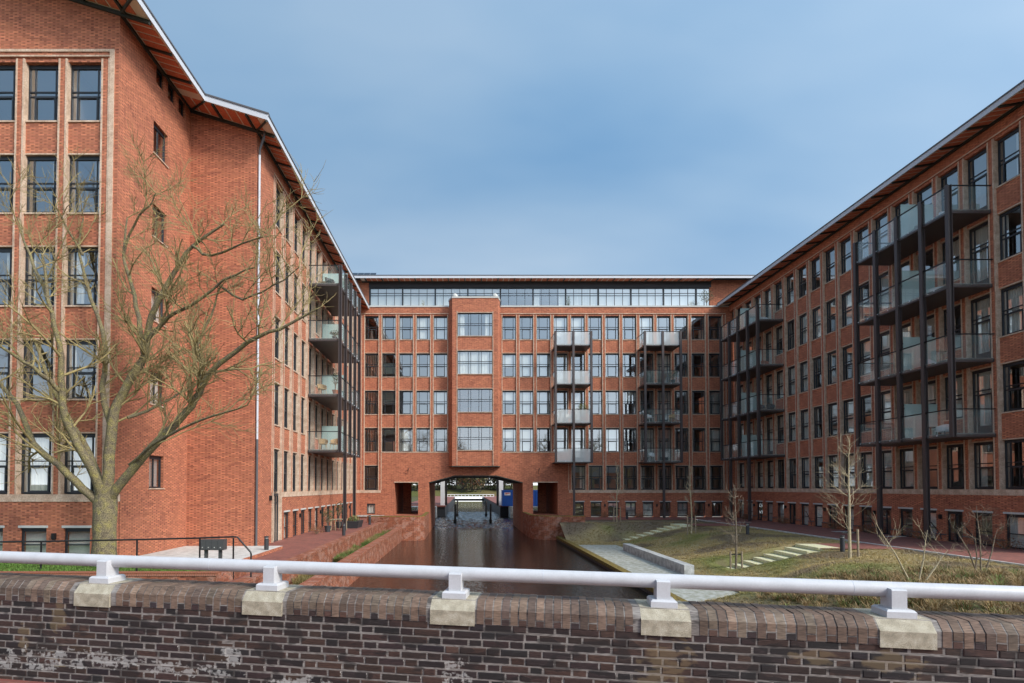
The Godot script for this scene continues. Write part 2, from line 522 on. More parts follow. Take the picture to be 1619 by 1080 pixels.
func rooms(root: Node3D, T: Transform3D, x0: float, x1: float, deep: float, rows := 5) -> void:
	for n in rows + 1:
		var mb := MB.new()
		var y := sill(n) - 0.92 + STOREY
		mb.box(Vector3(x0, y - 0.25, -deep), Vector3(x1, y, -0.46))
		part(root, "floor_slab", mb, M.room_plaster, T)
	var mb2 := MB.new()
	var yb := sill(rows) - 0.92 + STOREY
	mb2.box(Vector3(x0, yb, -deep - 0.2), Vector3(x1, 17.0, -deep - 0.002))
	var x := x0 + 2 * BAY
	while x < x1 - 0.5:
		mb2.box(Vector3(x - 0.05, yb, -deep), Vector3(x + 0.05, 16.7, -0.45))
		x += 3 * BAY
	part(root, "inner_wall", mb2, M.room_plaster, T)

# the storey half under the ground: brick with an opening per bay
func basement(root: Node3D, T: Transform3D, x0: float, bays: int, ground: float, o: Dictionary) -> void:
	var hw := 0.5
	var hd: float = o.get("head", -1.42)
	var x1 := x0 + bays * BAY
	var e0: float = o.get("e0", x0)
	var e1: float = o.get("e1", x1)
	var mb := MB.new()
	mb.box(Vector3(e0, hd, -0.4), Vector3(e1, -0.56, 0))
	var cur := e0
	for i in bays:
		if o.has("skip") and o.skip.call(i): continue
		var xc := x0 + (i + 0.5) * BAY
		mb.box(Vector3(cur, ground - 0.3, -0.4), Vector3(xc - hw, hd, 0))
		cur = xc + hw
	mb.box(Vector3(cur, ground - 0.3, -0.4), Vector3(e1, hd, 0))
	part(root, "wall", mb, M.red_brick, T)
	mb = MB.new()
	mb.box(Vector3(e0, -0.56, -0.45), Vector3(e1, -0.28, 0.03))
	part(root, "string_course", mb, M.concrete_trim, T)
	mb = MB.new()
	mb.box(Vector3(e0 + 0.5, ground - 0.3, -3.2), Vector3(e1 - 0.5, -1.2, -3.0))
	mb.box(Vector3(e0 + 0.45, ground - 0.3, -3.0), Vector3(e0 + 0.55, -1.2, -0.4))
	mb.box(Vector3(e1 - 0.55, ground - 0.3, -3.0), Vector3(e1 - 0.45, -1.2, -0.4))
	mb.box(Vector3(e0 + 0.5, ground - 0.1, -3.0), Vector3(e1 - 0.5, ground - 0.02, -0.4))
	part(root, "inner_wall", mb, M.room_plaster, T)
	var lm := shared("lintel", func():
		var b := MB.new(); b.box(Vector3(-0.56, 0, -0.1), Vector3(0.56, 0.09, 0.025)); return b.mesh())
	var pl := shared("plinth", func():
		var b := MB.new(); b.box(Vector3(-0.3, -0.3, 0), Vector3(0.3, 0.34, 0.06)); return b.mesh())
	var plc := shared("plinth cap", func():
		var b := MB.new(); b.box(Vector3(-0.31, 0.34, 0), Vector3(0.31, 0.4, 0.08)); return b.mesh())
	var lamp := shared("wall lamp", func():
		var b := MB.new(); b.box(Vector3(-0.06, 0, 0), Vector3(0.06, 0.22, 0.12)); b.box(Vector3(-0.045, -0.02, 0.02), Vector3(0.045, 0, 0.1)); return b.mesh())
	for i in bays:
		var xp := x0 + i * BAY
		if o.get("plinths", false) and i > 0:
			var p := put_part(root, "plinth", pl, M.red_brick, T * Transform3D(Basis.IDENTITY, Vector3(xp, ground, 0)))
			sub(p, "cap", plc, M.zinc)
		if o.has("skip") and o.skip.call(i): continue
		var xc := x0 + (i + 0.5) * BAY
		var hh := hd - ground - 0.03
		var dress: String = o.dress if o.has("dress") else pick(["full", "none", "shut", "none", "grey"])
		if i % 3 == 2 and not o.has("dress"): put_window(root, T, Vector3(xc, ground + 0.03, -0.13), window(hw * 2, hh, [0.5], [], "none", false, rng.randi() % 2, true))
		else: put_window(root, T, Vector3(xc, ground + 0.03, -0.13), window(hw * 2, hh, [], [0.42], dress, false, rng.randi() % 2))
		put_part(root, "lintel", lm, M.pale_stone, T * Transform3D(Basis.IDENTITY, Vector3(xc, hd, 0)))
		if i % 3 == 1: put_part(root, "wall_lamp", lamp, M.black_steel, T * Transform3D(Basis.IDENTITY, Vector3(xc + BAY / 2, hd - 0.42, 0)))

# overhanging eave: cream soffit with clay panels between dark brackets, fascia and gutter
func eave(root: Node3D, T: Transform3D, x0: float, x1: float, over: float, fall: float, per: int, first: float, pitch := BAY, stop := []) -> void:
	var a := atan2(fall, over)
	var long_ := sqrt(over * over + fall * fall)
	var E := T * Transform3D(Basis(Vector3.RIGHT, a), Vector3.ZERO)
	var mb := MB.new()
	mb.box(Vector3(x0, 0.0, -0.1), Vector3(x1, 0.06, long_))
	part(root, "soffit", mb, M.soffit_cream, E)
	mb = MB.new()
	mb.box(Vector3(x0, -0.15, -0.005), Vector3(x1, -0.012, 0.08))
	part(root, "eave_beam", mb, M.bracket_paint, T)
	var bm := shared("bracket %s" % long_, func():
		var b := MB.new(); b.box(Vector3(-0.05, -0.09, 0.1), Vector3(0.05, 0.0, long_ - 0.03)); return b.mesh())
	var pw := pitch / per
	var pm := shared("soffit panel %s %s" % [long_, pw], func():
		var b := MB.new(); b.box(Vector3(-pw / 2 + 0.05, -0.018, 0.15), Vector3(pw / 2 - 0.05, -0.0005, long_ - 0.1)); return b.mesh())
	var ends := shared("soffit end panel %s %s" % [long_, pw], func():
		var b := MB.new(); b.box(Vector3(-pw / 2 + 0.095, -0.018, 0.15), Vector3(pw / 2 - 0.05, -0.0005, long_ - 0.1)); return b.mesh())
	var x := first
	while x < x1 + 0.01:
		if x > x0 - 0.01: put_part(root, "bracket", bm, M.bracket_paint, E * Transform3D(Basis.IDENTITY, Vector3(clampf(x, x0 + 0.06, x1 - 0.06), 0, 0)))
		for k in per:
			var xc := x + (k + 0.5) * pw
			if xc - pw / 2 > x0 - 0.02 and xc + pw / 2 < x1 + 0.02:
				put_part(root, "soffit_panel", ends if k == 0 else pm, M.soffit_clay, E * Transform3D(Basis.IDENTITY, Vector3(xc, 0, 0)))
		x += pitch

func fascia(root: Node3D, T: Transform3D, x0: float, x1: float, z: float, y: float, high := 0.3) -> void:
	var mb := MB.new()
	mb.box(Vector3(x0, y, z), Vector3(x1, y + high, z + 0.04))
	part(root, "fascia", mb, M.fascia_paint, T)
	mb = MB.new()
	mb.box(Vector3(x0, y + high, z - 0.1), Vector3(x1, y + high + 0.07, z + 0.075))
	part(root, "gutter", mb, M.zinc, T)

# a balcony per storey on steel posts
func balconies(root: Node3D, T: Transform3D, x0: float, bays: int, ground: float, frosted: Callable, legs: Array, screens: Array) -> void:
	var D := 2.05
	var x1 := x0 + bays * BAY
	for n in 4:
		var y := sill(n) - 0.93
		var mb := MB.new()
		mb.box(Vector3(x0, y - 0.2, 0.03), Vector3(x1, y - 0.03, D))
		var b := part(root, "balcony", mb, M.dark_steel, T)
		mb = MB.new()
		mb.box(Vector3(x0 + 0.04, y - 0.03, 0.03), Vector3(x1 - 0.04, y, D - 0.04))
		sub(b, "deck", mb.mesh(), M.slab_edge)
		mb = MB.new()
		mb.box(Vector3(x0 - 0.02, y + 1.12, D - 0.03), Vector3(x1 + 0.02, y + 1.17, D + 0.03))
		for x in [x0, x1]:
			mb.box(Vector3(x - 0.025, y + 1.121, 0.0), Vector3(x + 0.025, y + 1.169, D - 0.03))
		sub(b, "handrail", mb.mesh(), M.black_steel)
		var gm: Material = M.white_frosted_glass if frosted.call(n) else M.clear_glass
		for i in bays:
			mb = MB.new()
			mb.box(Vector3(x0 + i * BAY + 0.12, y - 0.12, D + 0.005), Vector3(x0 + (i + 1) * BAY - 0.12, y + 1.08, D + 0.018))
			sub(b, "glass_panel", mb.mesh(), gm)
		for x in [x0 - 0.02, x1 + 0.02]:
			for half in 2:
				mb = MB.new()
				mb.box(Vector3(x - 0.006, y - 0.12, 0.1 + half * (D - 0.2) / 2), Vector3(x + 0.006, y + 1.08, 0.08 + (half + 1) * (D - 0.2) / 2))
				sub(b, "glass_panel", mb.mesh(), M.clear_glass)
		mb = MB.new()
		for i in bays * 2 + 1:
			mb.cbox(Vector3(x0 + 0.15 + i * (x1 - x0 - 0.3) / (bays * 2), y - 0.06, D + 0.03), Vector3(0.05, 0.05, 0.03))
		sub(b, "clamps", mb.mesh(), M.fascia_paint)
		for sx in screens:
			mb = MB.new()
			mb.box(Vector3(x0 + sx * BAY - 0.008, y + 0.05, 0.1), Vector3(x0 + sx * BAY + 0.008, y + 1.85, D - 0.2))
			sub(b, "privacy_screen", mb.mesh(), M.frosted_glass)
	for i in bays + 1:
		var low: float = ground if i in legs else sill(3) - 1.13
		var mb := MB.new()
		var px := x0 + i * BAY
		mb.box(Vector3(px - 0.1, low, D - 0.08), Vector3(px + 0.1, sill(0) + 0.24, D - 0.055))
		mb.box(Vector3(px - 0.1, low, D + 0.095), Vector3(px + 0.1, sill(0) + 0.24, D + 0.12))
		mb.box(Vector3(px - 0.015, low, D - 0.055), Vector3(px + 0.015, sill(0) + 0.24, D + 0.095))
		part(root, "balcony_post", mb, M.dark_steel, T)

# ---------------------------------------------------------------- the three buildings
func RY(deg: float, at: Vector3) -> Transform3D:
	return Transform3D(Basis(Vector3.UP, deg_to_rad(deg)), at)

func right_wing() -> void:
	var root := thing("apartment_building", "long red brick wing on the right with balcony stacks, receding towards the arch", "building", Vector3(25.35, -2.9, -36), 0.0)
	var T := RY(-90, Vector3(25.35, 0.16, 0)) * Transform3D(Basis.from_scale(Vector3(0.985, 1, 1)), Vector3.ZERO)   # local x runs with world z; bays a little narrower here
	var first := -27.5 - 16 * BAY           # -53.9
	var bays := 18   # the near end stands just outside the frame
	facade(root, T, first, bays, {
		"e0": -55.0, "e1": first + bays * BAY + 0.3, "top": 17.36,
		"doors": func(i, n): return n < 4 and i in [1, 3, 12, 15],
		"dress": func(i, n):
			if n == 4: return pick(["none", "full", "left", "full", "none"])
			if n == 0: return pick(["none", "left", "right", "none", "both"])
			return pick(["full", "full", "full", "both", "none", "full", "blind", "full"])})
	basement(root, T, first, bays, -3.04, {"e0": -55.0, "plinths": true})
	balconies(root, T, -27.5 - 4 * BAY, 4, -2.95, func(_n): return false, [1, 3], [2])
	balconies(root, T, -27.5 - 15 * BAY, 4, -2.95, func(_n): return false, [1, 3], [2])
	eave(root, T * Transform3D(Basis.IDENTITY, Vector3(0, 17.34, 0)), -55.0, first + bays * BAY + 0.4, 1.1, 0.18, 4, first)
	fascia(root, T, -55.0, first + bays * BAY + 0.4, 1.1, 17.14, 0.25)
	var mb := MB.new()
	var x1 := first + bays * BAY + 0.4
	mb.hull8([Vector3(-67, 17.24, 1.09), Vector3(x1, 17.24, 1.09), Vector3(x1, 20.7, -10.0), Vector3(-67, 20.7, -10.0), Vector3(-67, 17.42, 1.09), Vector3(x1, 17.42, 1.09), Vector3(x1, 20.9, -10.0), Vector3(-67, 20.9, -10.0)])
	part(root, "roof", mb, M.roof_felt, T)
	mb = MB.new()
	mb.box(Vector3(-68, -3.2, -14), Vector3(x1, 20.0, -13.6))
	mb.box(Vector3(x1 - 0.4, -3.2, -13.6), Vector3(x1, 17.3, -0.4))
	part(root, "rear_wall", mb, M.red_brick, T)
	# black hand rails of the little stairs to the lower doors
	for x in [-42.9, -36.3, -31.6, -29.6]:
		var r := MB.new()
		r.tube([Vector3(x, -1.95, 0.15), Vector3(x + 0.25, -1.95, 0.2), Vector3(x + 1.35, -2.65, 0.5), Vector3(x + 1.4, -2.9, 0.52)], [0.025, 0.025, 0.025, 0.025], 6)
		part(root, "stair_rail", r, M.black_steel, T)

func left_wing() -> void:
	var root := thing("apartment_building", "tall red brick wing on the left with gabled front block behind the bare tree", "building", Vector3(-10.13, -2.9, -36), 0.0)
	var T := RY(90, Vector3(-10.13, 0, 0))  # local x is the depth -z
	var first := 36.55 - 4 * BAY            # 29.95
	var bays := 14
	facade(root, T, first, bays, {
		"e0": 27.75, "e1": 54.3, "top": 17.4,
		"doors": func(i, n): return n < 4 and i in [4, 6],
		"dress": func(i, n): return pick(["full", "none", "left", "none", "blind", "grey"])})
	basement(root, T, first + BAY, bays - 1, -3.0, {"e0": first + BAY - 0.1, "e1": 54.3})
	balconies(root, T, 36.55, 4, -3.0, func(_n): return false, [1, 3], [2])
	var mb := MB.new()   # bare brick before the first bay, and the strip past the last
	mb.box(Vector3(27.75, -3.3, -0.45), Vector3(first - 0.1, 16.6, 0))
	part(root, "wall", mb, M.red_brick, T)
	mb = MB.new()
	mb.box(Vector3(first + bays * BAY + 0.1, -0.28, -0.45), Vector3(54.3, 16.6, 0))
	part(root, "wall", mb, M.red_brick, T)
	# the tall entrance door in the first bay, under the lowest window
	put_window(root, T, Vector3(first + BAY / 2, -3.0, -0.2), window(BAY - 0.33, 2.65, [0.7], [0.8], "none", false, 0, true))
	mb = MB.new()
	mb.box(Vector3(first + 0.1, -3.3, -0.4), Vector3(first + 0.19, -0.28, 0.02))
	mb.box(Vector3(first + BAY - 0.19, -3.3, -0.4), Vector3(first + BAY - 0.1, -0.28, 0.02))
	part(root, "door_surround", mb, M.concrete_trim, T)
	var lm := MB.new(); lm.box(Vector3(first - 0.5, -0.7, 0), Vector3(first - 0.36, -0.45, 0.13))
	part(root, "wall_lamp", lm, M.black_steel, T)
	# front block
	var F := Transform3D(Basis.IDENTITY, Vector3(0, 0, -21.6))
	var X := -13.35
	var fx0 := -13.87 - 6 * BAY
	facade(root, F, fx0, 6, {"split": true, "top": 18.3, "e0": fx0 - 0.4, "e1": X, "room_depth": 4.5,
		"dress": func(i, n):
			if n == 4: return "full"
			if n == 0: return pick(["left", "left", "none"])
			return pick(["left", "right", "both", "left"])})
	mb = MB.new()
	mb.box(Vector3(-13.77, -0.28, -0.45), Vector3(X, 16.6, 0))
	mb.box(Vector3(fx0 - 0.4, -0.28, -0.45), Vector3(fx0 - 0.1, 16.6, 0))
	# gable above, following the roof
	mb.extrude([Vector2(fx0 - 0.4, 18.3), Vector2(X, 18.3), Vector2(X, 18.36), Vector2(fx0 - 0.4, 18.36 + 0.31 * (X - fx0 + 0.4))], -0.45, 0)
	part(root, "wall", mb, M.red_brick, F)
	mb = MB.new()   # outer concrete frame of the window field
	mb.box(Vector3(-13.7, -0.28, 0), Vector3(-13.53, 16.9, 0.04))
	mb.box(Vector3(fx0, 16.8, 0), Vector3(-13.7, 16.9, 0.04))
	part(root, "window_field_frame", mb, M.concrete_trim, F)
	basement(root, F, fx0, 6, -2.7, {"head": -1.55, "e0": fx0 - 0.4, "e1": X, "dress": "shut"})
	# side of the front block, facing the canal, with small windows
	var G := RY(90, Vector3(X, 0, 0))
	var w0 := 24.05
	var w1 := 25.2
	mb = MB.new()
	mb.box(Vector3(22.05, -3.2, -0.4), Vector3(w0, 18.37, 0))
	mb.box(Vector3(w1, -3.2, -0.4), Vector3(27.3, 17.5, 0))
	var yy := -3.2
	for k in 5:
		var n := 4 - k
		mb.box(Vector3(w0, yy, -0.4), Vector3(w1, 14.35 - STOREY * n, 0))
		yy = 15.75 - STOREY * n
		put_window(root, G, Vector3((w0 + w1) / 2, 14.35 - STOREY * n, -0.16), window(w1 - w0, 1.4, [0.5], [], ["none", "left", "shut", "shut", "grey"][n], true, n))
		var s := MB.new(); s.box(Vector3(w0 - 0.04, 14.3 - STOREY * n, -0.1), Vector3(w1 + 0.04, 14.35 - STOREY * n, 0.05))
		part(root, "sill", s, M.concrete_trim, G)
	mb.box(Vector3(w0, yy, -0.4), Vector3(w1, 17.5, 0))
	var cur := w0
	for s0 in [24.2, 25.15, 26.1]:
		if s0 > cur: mb.box(Vector3(cur, 17.5, -0.4), Vector3(s0, 18.37, 0))
		cur = s0 + 0.6
		put_window(root, G, Vector3(s0 + 0.3, 17.5, -0.12), window(0.6, 0.8, [], [], "none", false, 1))
		mb.box(Vector3(s0, 18.3, -0.4), Vector3(cur, 18.37, 0))
	mb.box(Vector3(cur, 17.5, -0.4), Vector3(27.3, 18.37, 0))
	part(root, "wall", mb, M.red_brick, G)
	# the set-back gable between front block and wing
	mb = MB.new()
	mb.extrude([Vector2(X - 0.4, -3.2), Vector2(-10.13, -3.2), Vector2(-10.13, 17.38), Vector2(X - 0.4, 18.5)], -27.75, -27.3)
	part(root, "wall", mb, M.red_brick)
	# inside of the side block, so that the small windows look into rooms
	mb = MB.new()
	mb.box(Vector3(-17.0, -3.2, -27.3), Vector3(-16.8, 18.3, -26.2))
	part(root, "inner_wall", mb, M.room_plaster)
	# roof: one pitched plane, L-shaped in plan, overhanging all round
	var OV := 0.9      # over the wing's long side
	var OG := 1.2      # over the gables and the front block's side
	var SL := 0.31
	var Y0 := 17.38
	var Y := func(x: float): return Y0 + 0.06 + SL * (-10.13 - x)
	var xe := -10.13 + OV
	var xf := X + OG
	var ze := -27.3 + OG
	var zf := -21.6 + OG
	mb = MB.new()
	for q in [[-24.3, xf, ze, zf], [-24.3, xe, -66.0, ze]]:
		var a: float = Y.call(q[0])
		var b: float = Y.call(q[1])
		mb.hull8([Vector3(q[0], a, q[3]), Vector3(q[1], b, q[3]), Vector3(q[1], b, q[2]), Vector3(q[0], a, q[2]), Vector3(q[0], a + 0.2, q[3]), Vector3(q[1], b + 0.2, q[3]), Vector3(q[1], b + 0.2, q[2]), Vector3(q[0], a + 0.2, q[2])])
	var rg: float = Y.call(-24.3)
	mb.hull8([Vector3(-36.5, rg - 3.8, zf), Vector3(-24.3, rg, zf), Vector3(-24.3, rg, -66), Vector3(-36.5, rg - 3.8, -66), Vector3(-36.5, rg - 3.6, zf), Vector3(-24.3, rg + 0.2, zf), Vector3(-24.3, rg + 0.2, -66), Vector3(-36.5, rg - 3.6, -66)])
	part(root, "roof", mb, M.roof_felt)
	mb = MB.new()
	mb.box(Vector3(-24.6, -3.2, -66.5), Vector3(-24.2, 21.5, -21.6))
	part(root, "rear_wall", mb, M.red_brick)
	var Y1 := Y0 + SL * 3.22
	eave(root, T * Transform3D(Basis.IDENTITY, Vector3(0, Y0, 0)), 27.3, 54.3, OV, OV * SL, 4, 28.3 - BAY)
	fascia(root, T, -ze, 60, OV, Y0 - OV * SL - 0.02, 0.26)
	eave(root, G * Transform3D(Basis.IDENTITY, Vector3(0, Y1, 0)), 21.6, -ze, OG, OG * SL, 4, 21.6)
	fascia(root, G, -zf, -ze + 0.04, OG, Y1 - OG * SL - 0.02, 0.26)
	# verges slope with the roof: x axis tilted, soffit level in z
	var ang := atan(SL)
	var V1 := Transform3D(Basis(Vector3.BACK, -ang), Vector3(xe, Y0 - OV * SL, -27.3))
	var len1 := (xe - X) / cos(ang)
	eave(root, V1, -len1, 0, OG, 0.0, 3, -len1)
	fascia(root, V1, -(xe - xf) / cos(ang) - 0.05, 0.02, OG, -0.02, 0.26)
	var V2 := Transform3D(Basis(Vector3.BACK, -ang), Vector3(xf, Y1 - OG * SL, -21.6))
	var len2 := 12.0 / cos(ang)
	eave(root, V2, -len2, 0, OG, 0.0, 3, -1.0 - 5 * BAY)
	fascia(root, V2, -len2, 0.02, OG, -0.02, 0.26)
	# hip brackets under the corners
	for q in [[Vector3(-10.13, Y0 - 0.05, -27.3), Vector3(xe, Y0 - 0.05 - OV * SL, ze)], [Vector3(X, Y1 - 0.05, -21.6), Vector3(xf, Y1 - 0.05 - OG * SL, zf)], [Vector3(X, Y1 - 0.05, -27.3), Vector3(xf, Y1 - 0.05 - OG * SL, ze)]]:
		mb = MB.new()
		mb.tube([q[0], q[1]], [0.06, 0.06], 4)
		part(root, "hip_bracket", mb, M.bracket_paint)
	# downpipe on the corner: lower zinc length, upper grey bend
	mb = MB.new()
	mb.tube([Vector3(-10.02, 2.3, -27.4), Vector3(-10.02, 16.2, -27.4)], [0.055, 0.055], 8)
	part(root, "downpipe", mb, M.fascia_paint)
	mb = MB.new()
	mb.tube([Vector3(-10.02, 16.2, -27.4), Vector3(-10.0, 16.45, -27.35), Vector3(-9.75, 16.95, -27.2), Vector3(-9.7, 17.25, -27.2)], [0.06, 0.06, 0.06, 0.06], 8)
	mb.tube([Vector3(-10.02, -3.0, -27.4), Vector3(-10.02, 2.3, -27.4)], [0.06, 0.06], 8)
	part(root, "downpipe_bend", mb, M.zinc)

func rear_wing() -> void:
	var root := thing("apartment_building", "frontal red brick building with arch over the canal and glazed penthouse on top", "building", Vector3(7.8, -2.9, -54.3), 0.0)
	var T := Transform3D(Basis.IDENTITY, Vector3(0, 0, -54.3))
	facade(root, T, -9.77, 5, {"e0": -10.13, "e1": -1.53, "top": 17.28,
		"skip": func(i, n): return n == 4 and i > 0, "no_pier": [], "low": 3.3, "room_depth": 6.0, "room_rows": 4,
		"dress": func(i, n): return pick(["none", "none", "both", "full"]) if i > 0 else "none"})
	facade(root, T, 3.43, 13, {"e0": 3.36, "e1": 25.7, "top": 17.28,
		"skip": func(i, n): return n == 4 and i < 4, "low": 3.3, "room_depth": 6.0, "room_rows": 4,
		"doors": func(i, n): return n < 4 and i in [3, 4, 8, 9],
		"dress": func(i, n):
			if n == 4: return pick(["none", "none", "none", "right", "left"])
			if n == 0: return pick(["none", "blind", "none", "full"])
			return pick(["blind", "full", "full", "none", "shut"]) if i < 8 else pick(["none", "blind", "none", "grey", "full"])})
	# lower parts of the piers where the fifth row exists
	var pm := MB.new()
	var fm := MB.new()
	pm.box(Vector3(-0.1, -0.3, -0.36), Vector3(0.1, 3.3, 0))
	for s in [-1, 1]: fm.cbox(Vector3(s * 0.1325, 1.5, -0.17), Vector3(0.065, 3.6, 0.38))
	var pmesh := pm.mesh()
	var fmesh := fm.mesh()
	var spots := [-9.77, -8.12]
	for i in range(4, 14): spots.append(3.43 + i * BAY)
	for x in spots:
		var p := put_part(root, "pier", pmesh, M.red_brick, T * Transform3D(Basis.IDENTITY, Vector3(x, 0, 0)))
		sub(p, "fin", fmesh, M.concrete_trim)
	basement(root, T, 3.43 + 4 * BAY, 9, -2.8, {"e0": 3.43 + 4 * BAY - 0.1, "e1": 25.7})
	# strips at both ends, beside the oriel
	var mb := MB.new()
	mb.box(Vector3(-10.13, -0.28, -0.45), Vector3(-9.87, 16.6, 0))
	part(root, "wall", mb, M.red_brick, T)
	mb = MB.new()
	mb.box(Vector3(3.43 + 13 * BAY + 0.1, -0.28, -0.45), Vector3(25.7, 16.6, 0))
	part(root, "wall", mb, M.red_brick, T)
	# base wall under the first bay, with its small window
	mb = MB.new()
	mb.box(Vector3(-10.13, -3.3, -0.45), Vector3(-9.35, -0.56, 0))
	mb.box(Vector3(-8.55, -3.3, -0.45), Vector3(-8.02, -0.56, 0))
	mb.box(Vector3(-9.35, -1.58, -0.45), Vector3(-8.55, -0.56, 0))
	mb.box(Vector3(-9.35, -3.3, -0.45), Vector3(-8.55, -2.55, 0))
	part(root, "wall", mb, M.red_brick, T)
	put_window(root, T, Vector3(-8.95, -2.55, -0.1), window(0.8, 0.97, [], [], "full", false, 0))
	mb = MB.new()
	mb.box(Vector3(-10.13, -0.56, -0.45), Vector3(-8.02, -0.3, 0.03))
	part(root, "string_course", mb, M.concrete_trim, T)
	# arch wall, eleven metres deep
	mb = MB.new()
	var zb := -11.0
	for q in [[-8.02, -6.72, -5.2], [-4.45, -3.42, -5.2], [5.51, 6.5, -5.2], [8.85, 3.43 + 4 * BAY - 0.1, -5.2]]:
		mb.extrude([Vector2(q[0], q[2]), Vector2(q[1], q[2]), Vector2(q[1], 3.28), Vector2(q[0], 3.28)], zb, 0.0)
	for q in [[-6.72, -4.45], [6.5, 8.85]]:
		mb.extrude([Vector2(q[0], 0.48), Vector2(q[1], 0.48), Vector2(q[1], 3.28), Vector2(q[0], 3.28)], zb, 0.0)
		mb.extrude([Vector2(q[0], -5.2), Vector2(q[1], -5.2), Vector2(q[1], -2.66), Vector2(q[0], -2.66)], zb, 0.0)
	mb.extrude([Vector2(-3.42, 0.44), Vector2(-0.97, 1.08), Vector2(-0.97, 3.28), Vector2(-3.42, 3.28)], zb, 0.0)
	mb.extrude([Vector2(-0.97, 1.08), Vector2(3.02, 1.08), Vector2(3.02, 3.28), Vector2(-0.97, 3.28)], zb, 0.0)
	mb.extrude([Vector2(3.02, 1.08), Vector2(5.51, 0.44), Vector2(5.51, 3.28), Vector2(3.02, 3.28)], zb, 0.0)
	part(root, "arch_wall", mb, M.red_brick, T)
	mb = MB.new()   # thin stone edges of arch and passages
	mb.box(Vector3(-8.0, 3.28, -0.3), Vector3(10.0, 3.36, 0.035))
	mb.box(Vector3(-6.75, 0.42, -0.06), Vector3(-4.42, 0.5, 0.03))
	mb.box(Vector3(6.47, 0.42, -0.06), Vector3(8.88, 0.5, 0.03))
	part(root, "stone_edge", mb, M.concrete_trim, T)
	mb = MB.new()
	mb.extrude([Vector2(-3.42, 0.38), Vector2(-0.97, 1.02), Vector2(-0.97, 1.1), Vector2(-3.42, 0.46)], zb, 0.03)
	mb.extrude([Vector2(-0.97, 1.02), Vector2(3.02, 1.02), Vector2(3.02, 1.1), Vector2(-0.97, 1.1)], zb, 0.03)
	mb.extrude([Vector2(3.02, 1.02), Vector2(5.51, 0.38), Vector2(5.51, 0.46), Vector2(3.02, 1.1)], zb, 0.03)
	part(root, "arch_lining", mb, M.bracket_paint, T)
	for x in [-5.95, 8.2]:   # counters or pillars inside the side passages
		mb = MB.new()
		mb.box(Vector3(x - 0.5, -2.66, -6.0), Vector3(x + 0.3, 0.48, -5.4))
		part(root, "passage_pillar", mb, M.red_brick, T)
	# iron hooks on the wall
	for x in [-5.35, 7.1]:
		mb = MB.new()
		mb.tube([Vector3(x, 1.75, 0.02), Vector3(x, 1.75, 0.18), Vector3(x - 0.06, 1.6, 0.22), Vector3(x - 0.08, 1.25, 0.06)], [0.035, 0.035, 0.03, 0.02], 6)
		part(root, "iron_hook", mb, M.black_steel, T)
	# oriel over the arch
	mb = MB.new()
	var P := 0.9
	var wl := -0.76
	var wr := 2.67
	mb.prism([Vector2(-1.53, 0), Vector2(-1.19, P), Vector2(wl, P), Vector2(wl, 0)], 1.97, 17.86)
	mb.prism([Vector2(wr, 0), Vector2(wr, P), Vector2(3.1, P), Vector2(3.36, 0)], 1.97, 17.86)
	var low := 1.97
	for k in 4:
		var n := 3 - k
		mb.box(Vector3(wl, low, 0.2), Vector3(wr, sill(n) + 0.08, P - 0.06))
		low = head(n) + 0.08
		put_window(root, T, Vector3((wl + wr) / 2, sill(n) + 0.08, P - 0.2), window(wr - wl - 0.1, 2.3, [0.073, 0.31, 0.38, 0.61, 0.685, 0.92], HF, ["both", "full", "none", "none"][n], false, n))
		var s := MB.new()
		s.box(Vector3(wl, sill(n) + 0.06, P - 0.1), Vector3(wr, sill(n) + 0.12, P + 0.02))
		part(root, "sill", s, M.concrete_trim, T)
		s = MB.new()
		s.box(Vector3(wl, head(n) + 0.02, P - 0.3), Vector3(wr, head(n) + 0.08, P + 0.0))
		part(root, "lintel", s, M.concrete_trim, T)
	mb.box(Vector3(wl, low, 0.2), Vector3(wr, 17.86, P))
	part(root, "oriel", mb, M.red_brick, T)
	mb = MB.new()
	mb.box(Vector3(wl - 0.01, 2.02, P - 0.16), Vector3(wl + 0.05, 16.6, P + 0.025))
	mb.box(Vector3(wr - 0.05, 2.02, P - 0.16), Vector3(wr + 0.01, 16.6, P + 0.025))
	part(root, "fin", mb, M.concrete_trim, T)
	mb = MB.new()
	mb.prism([Vector2(-1.58, 0), Vector2(-1.23, P + 0.05), Vector2(3.14, P + 0.05), Vector2(3.41, 0), Vector2(3.41, -0.2), Vector2(-1.58, -0.2)], 17.86, 18.0)
	part(root, "oriel_cap", mb, M.pale_stone, T)
	mb = MB.new()
	mb.prism([Vector2(-1.55, 0), Vector2(-1.21, P + 0.02), Vector2(3.12, P + 0.02), Vector2(3.38, 0)], 1.9, 1.98)
	part(root, "oriel_soffit", mb, M.bracket_paint, T)
	for x in [-0.95, 2.85]:
		mb = MB.new()
		mb.blob(Vector3(x, 18.1, P - 0.25), Vector3(0.3, 0.28, 0.3), 5, 8)
		part(root, "finial", mb, M.pale_stone, T)
	# parapet coping and terrace
	mb = MB.new()
	mb.box(Vector3(-10.13, 17.28, -0.5), Vector3(-1.6, 17.42, 0.06))
	mb.box(Vector3(3.43, 17.28, -0.5), Vector3(25.6, 17.42, 0.06))
	part(root, "coping", mb, M.pale_stone, T)
	mb = MB.new()
	mb.box(Vector3(-14, 16.8, -11.8), Vector3(29, 17.2, -0.46))
	part(root, "terrace", mb, M.room_plaster, T)
	balconies(root, T, 3.43 + 3 * BAY - 0.02, 2, -2.9, func(n): return n < 4, [1], [])
	balconies(root, T, 3.43 + 8 * BAY - 0.02, 2, -2.9, func(n): return n == 0, [1], [])
	# penthouse
	var PT := Transform3D(Basis.IDENTITY, Vector3(0, 0, -57.2))
	var px := -9.6
	var k2 := 0
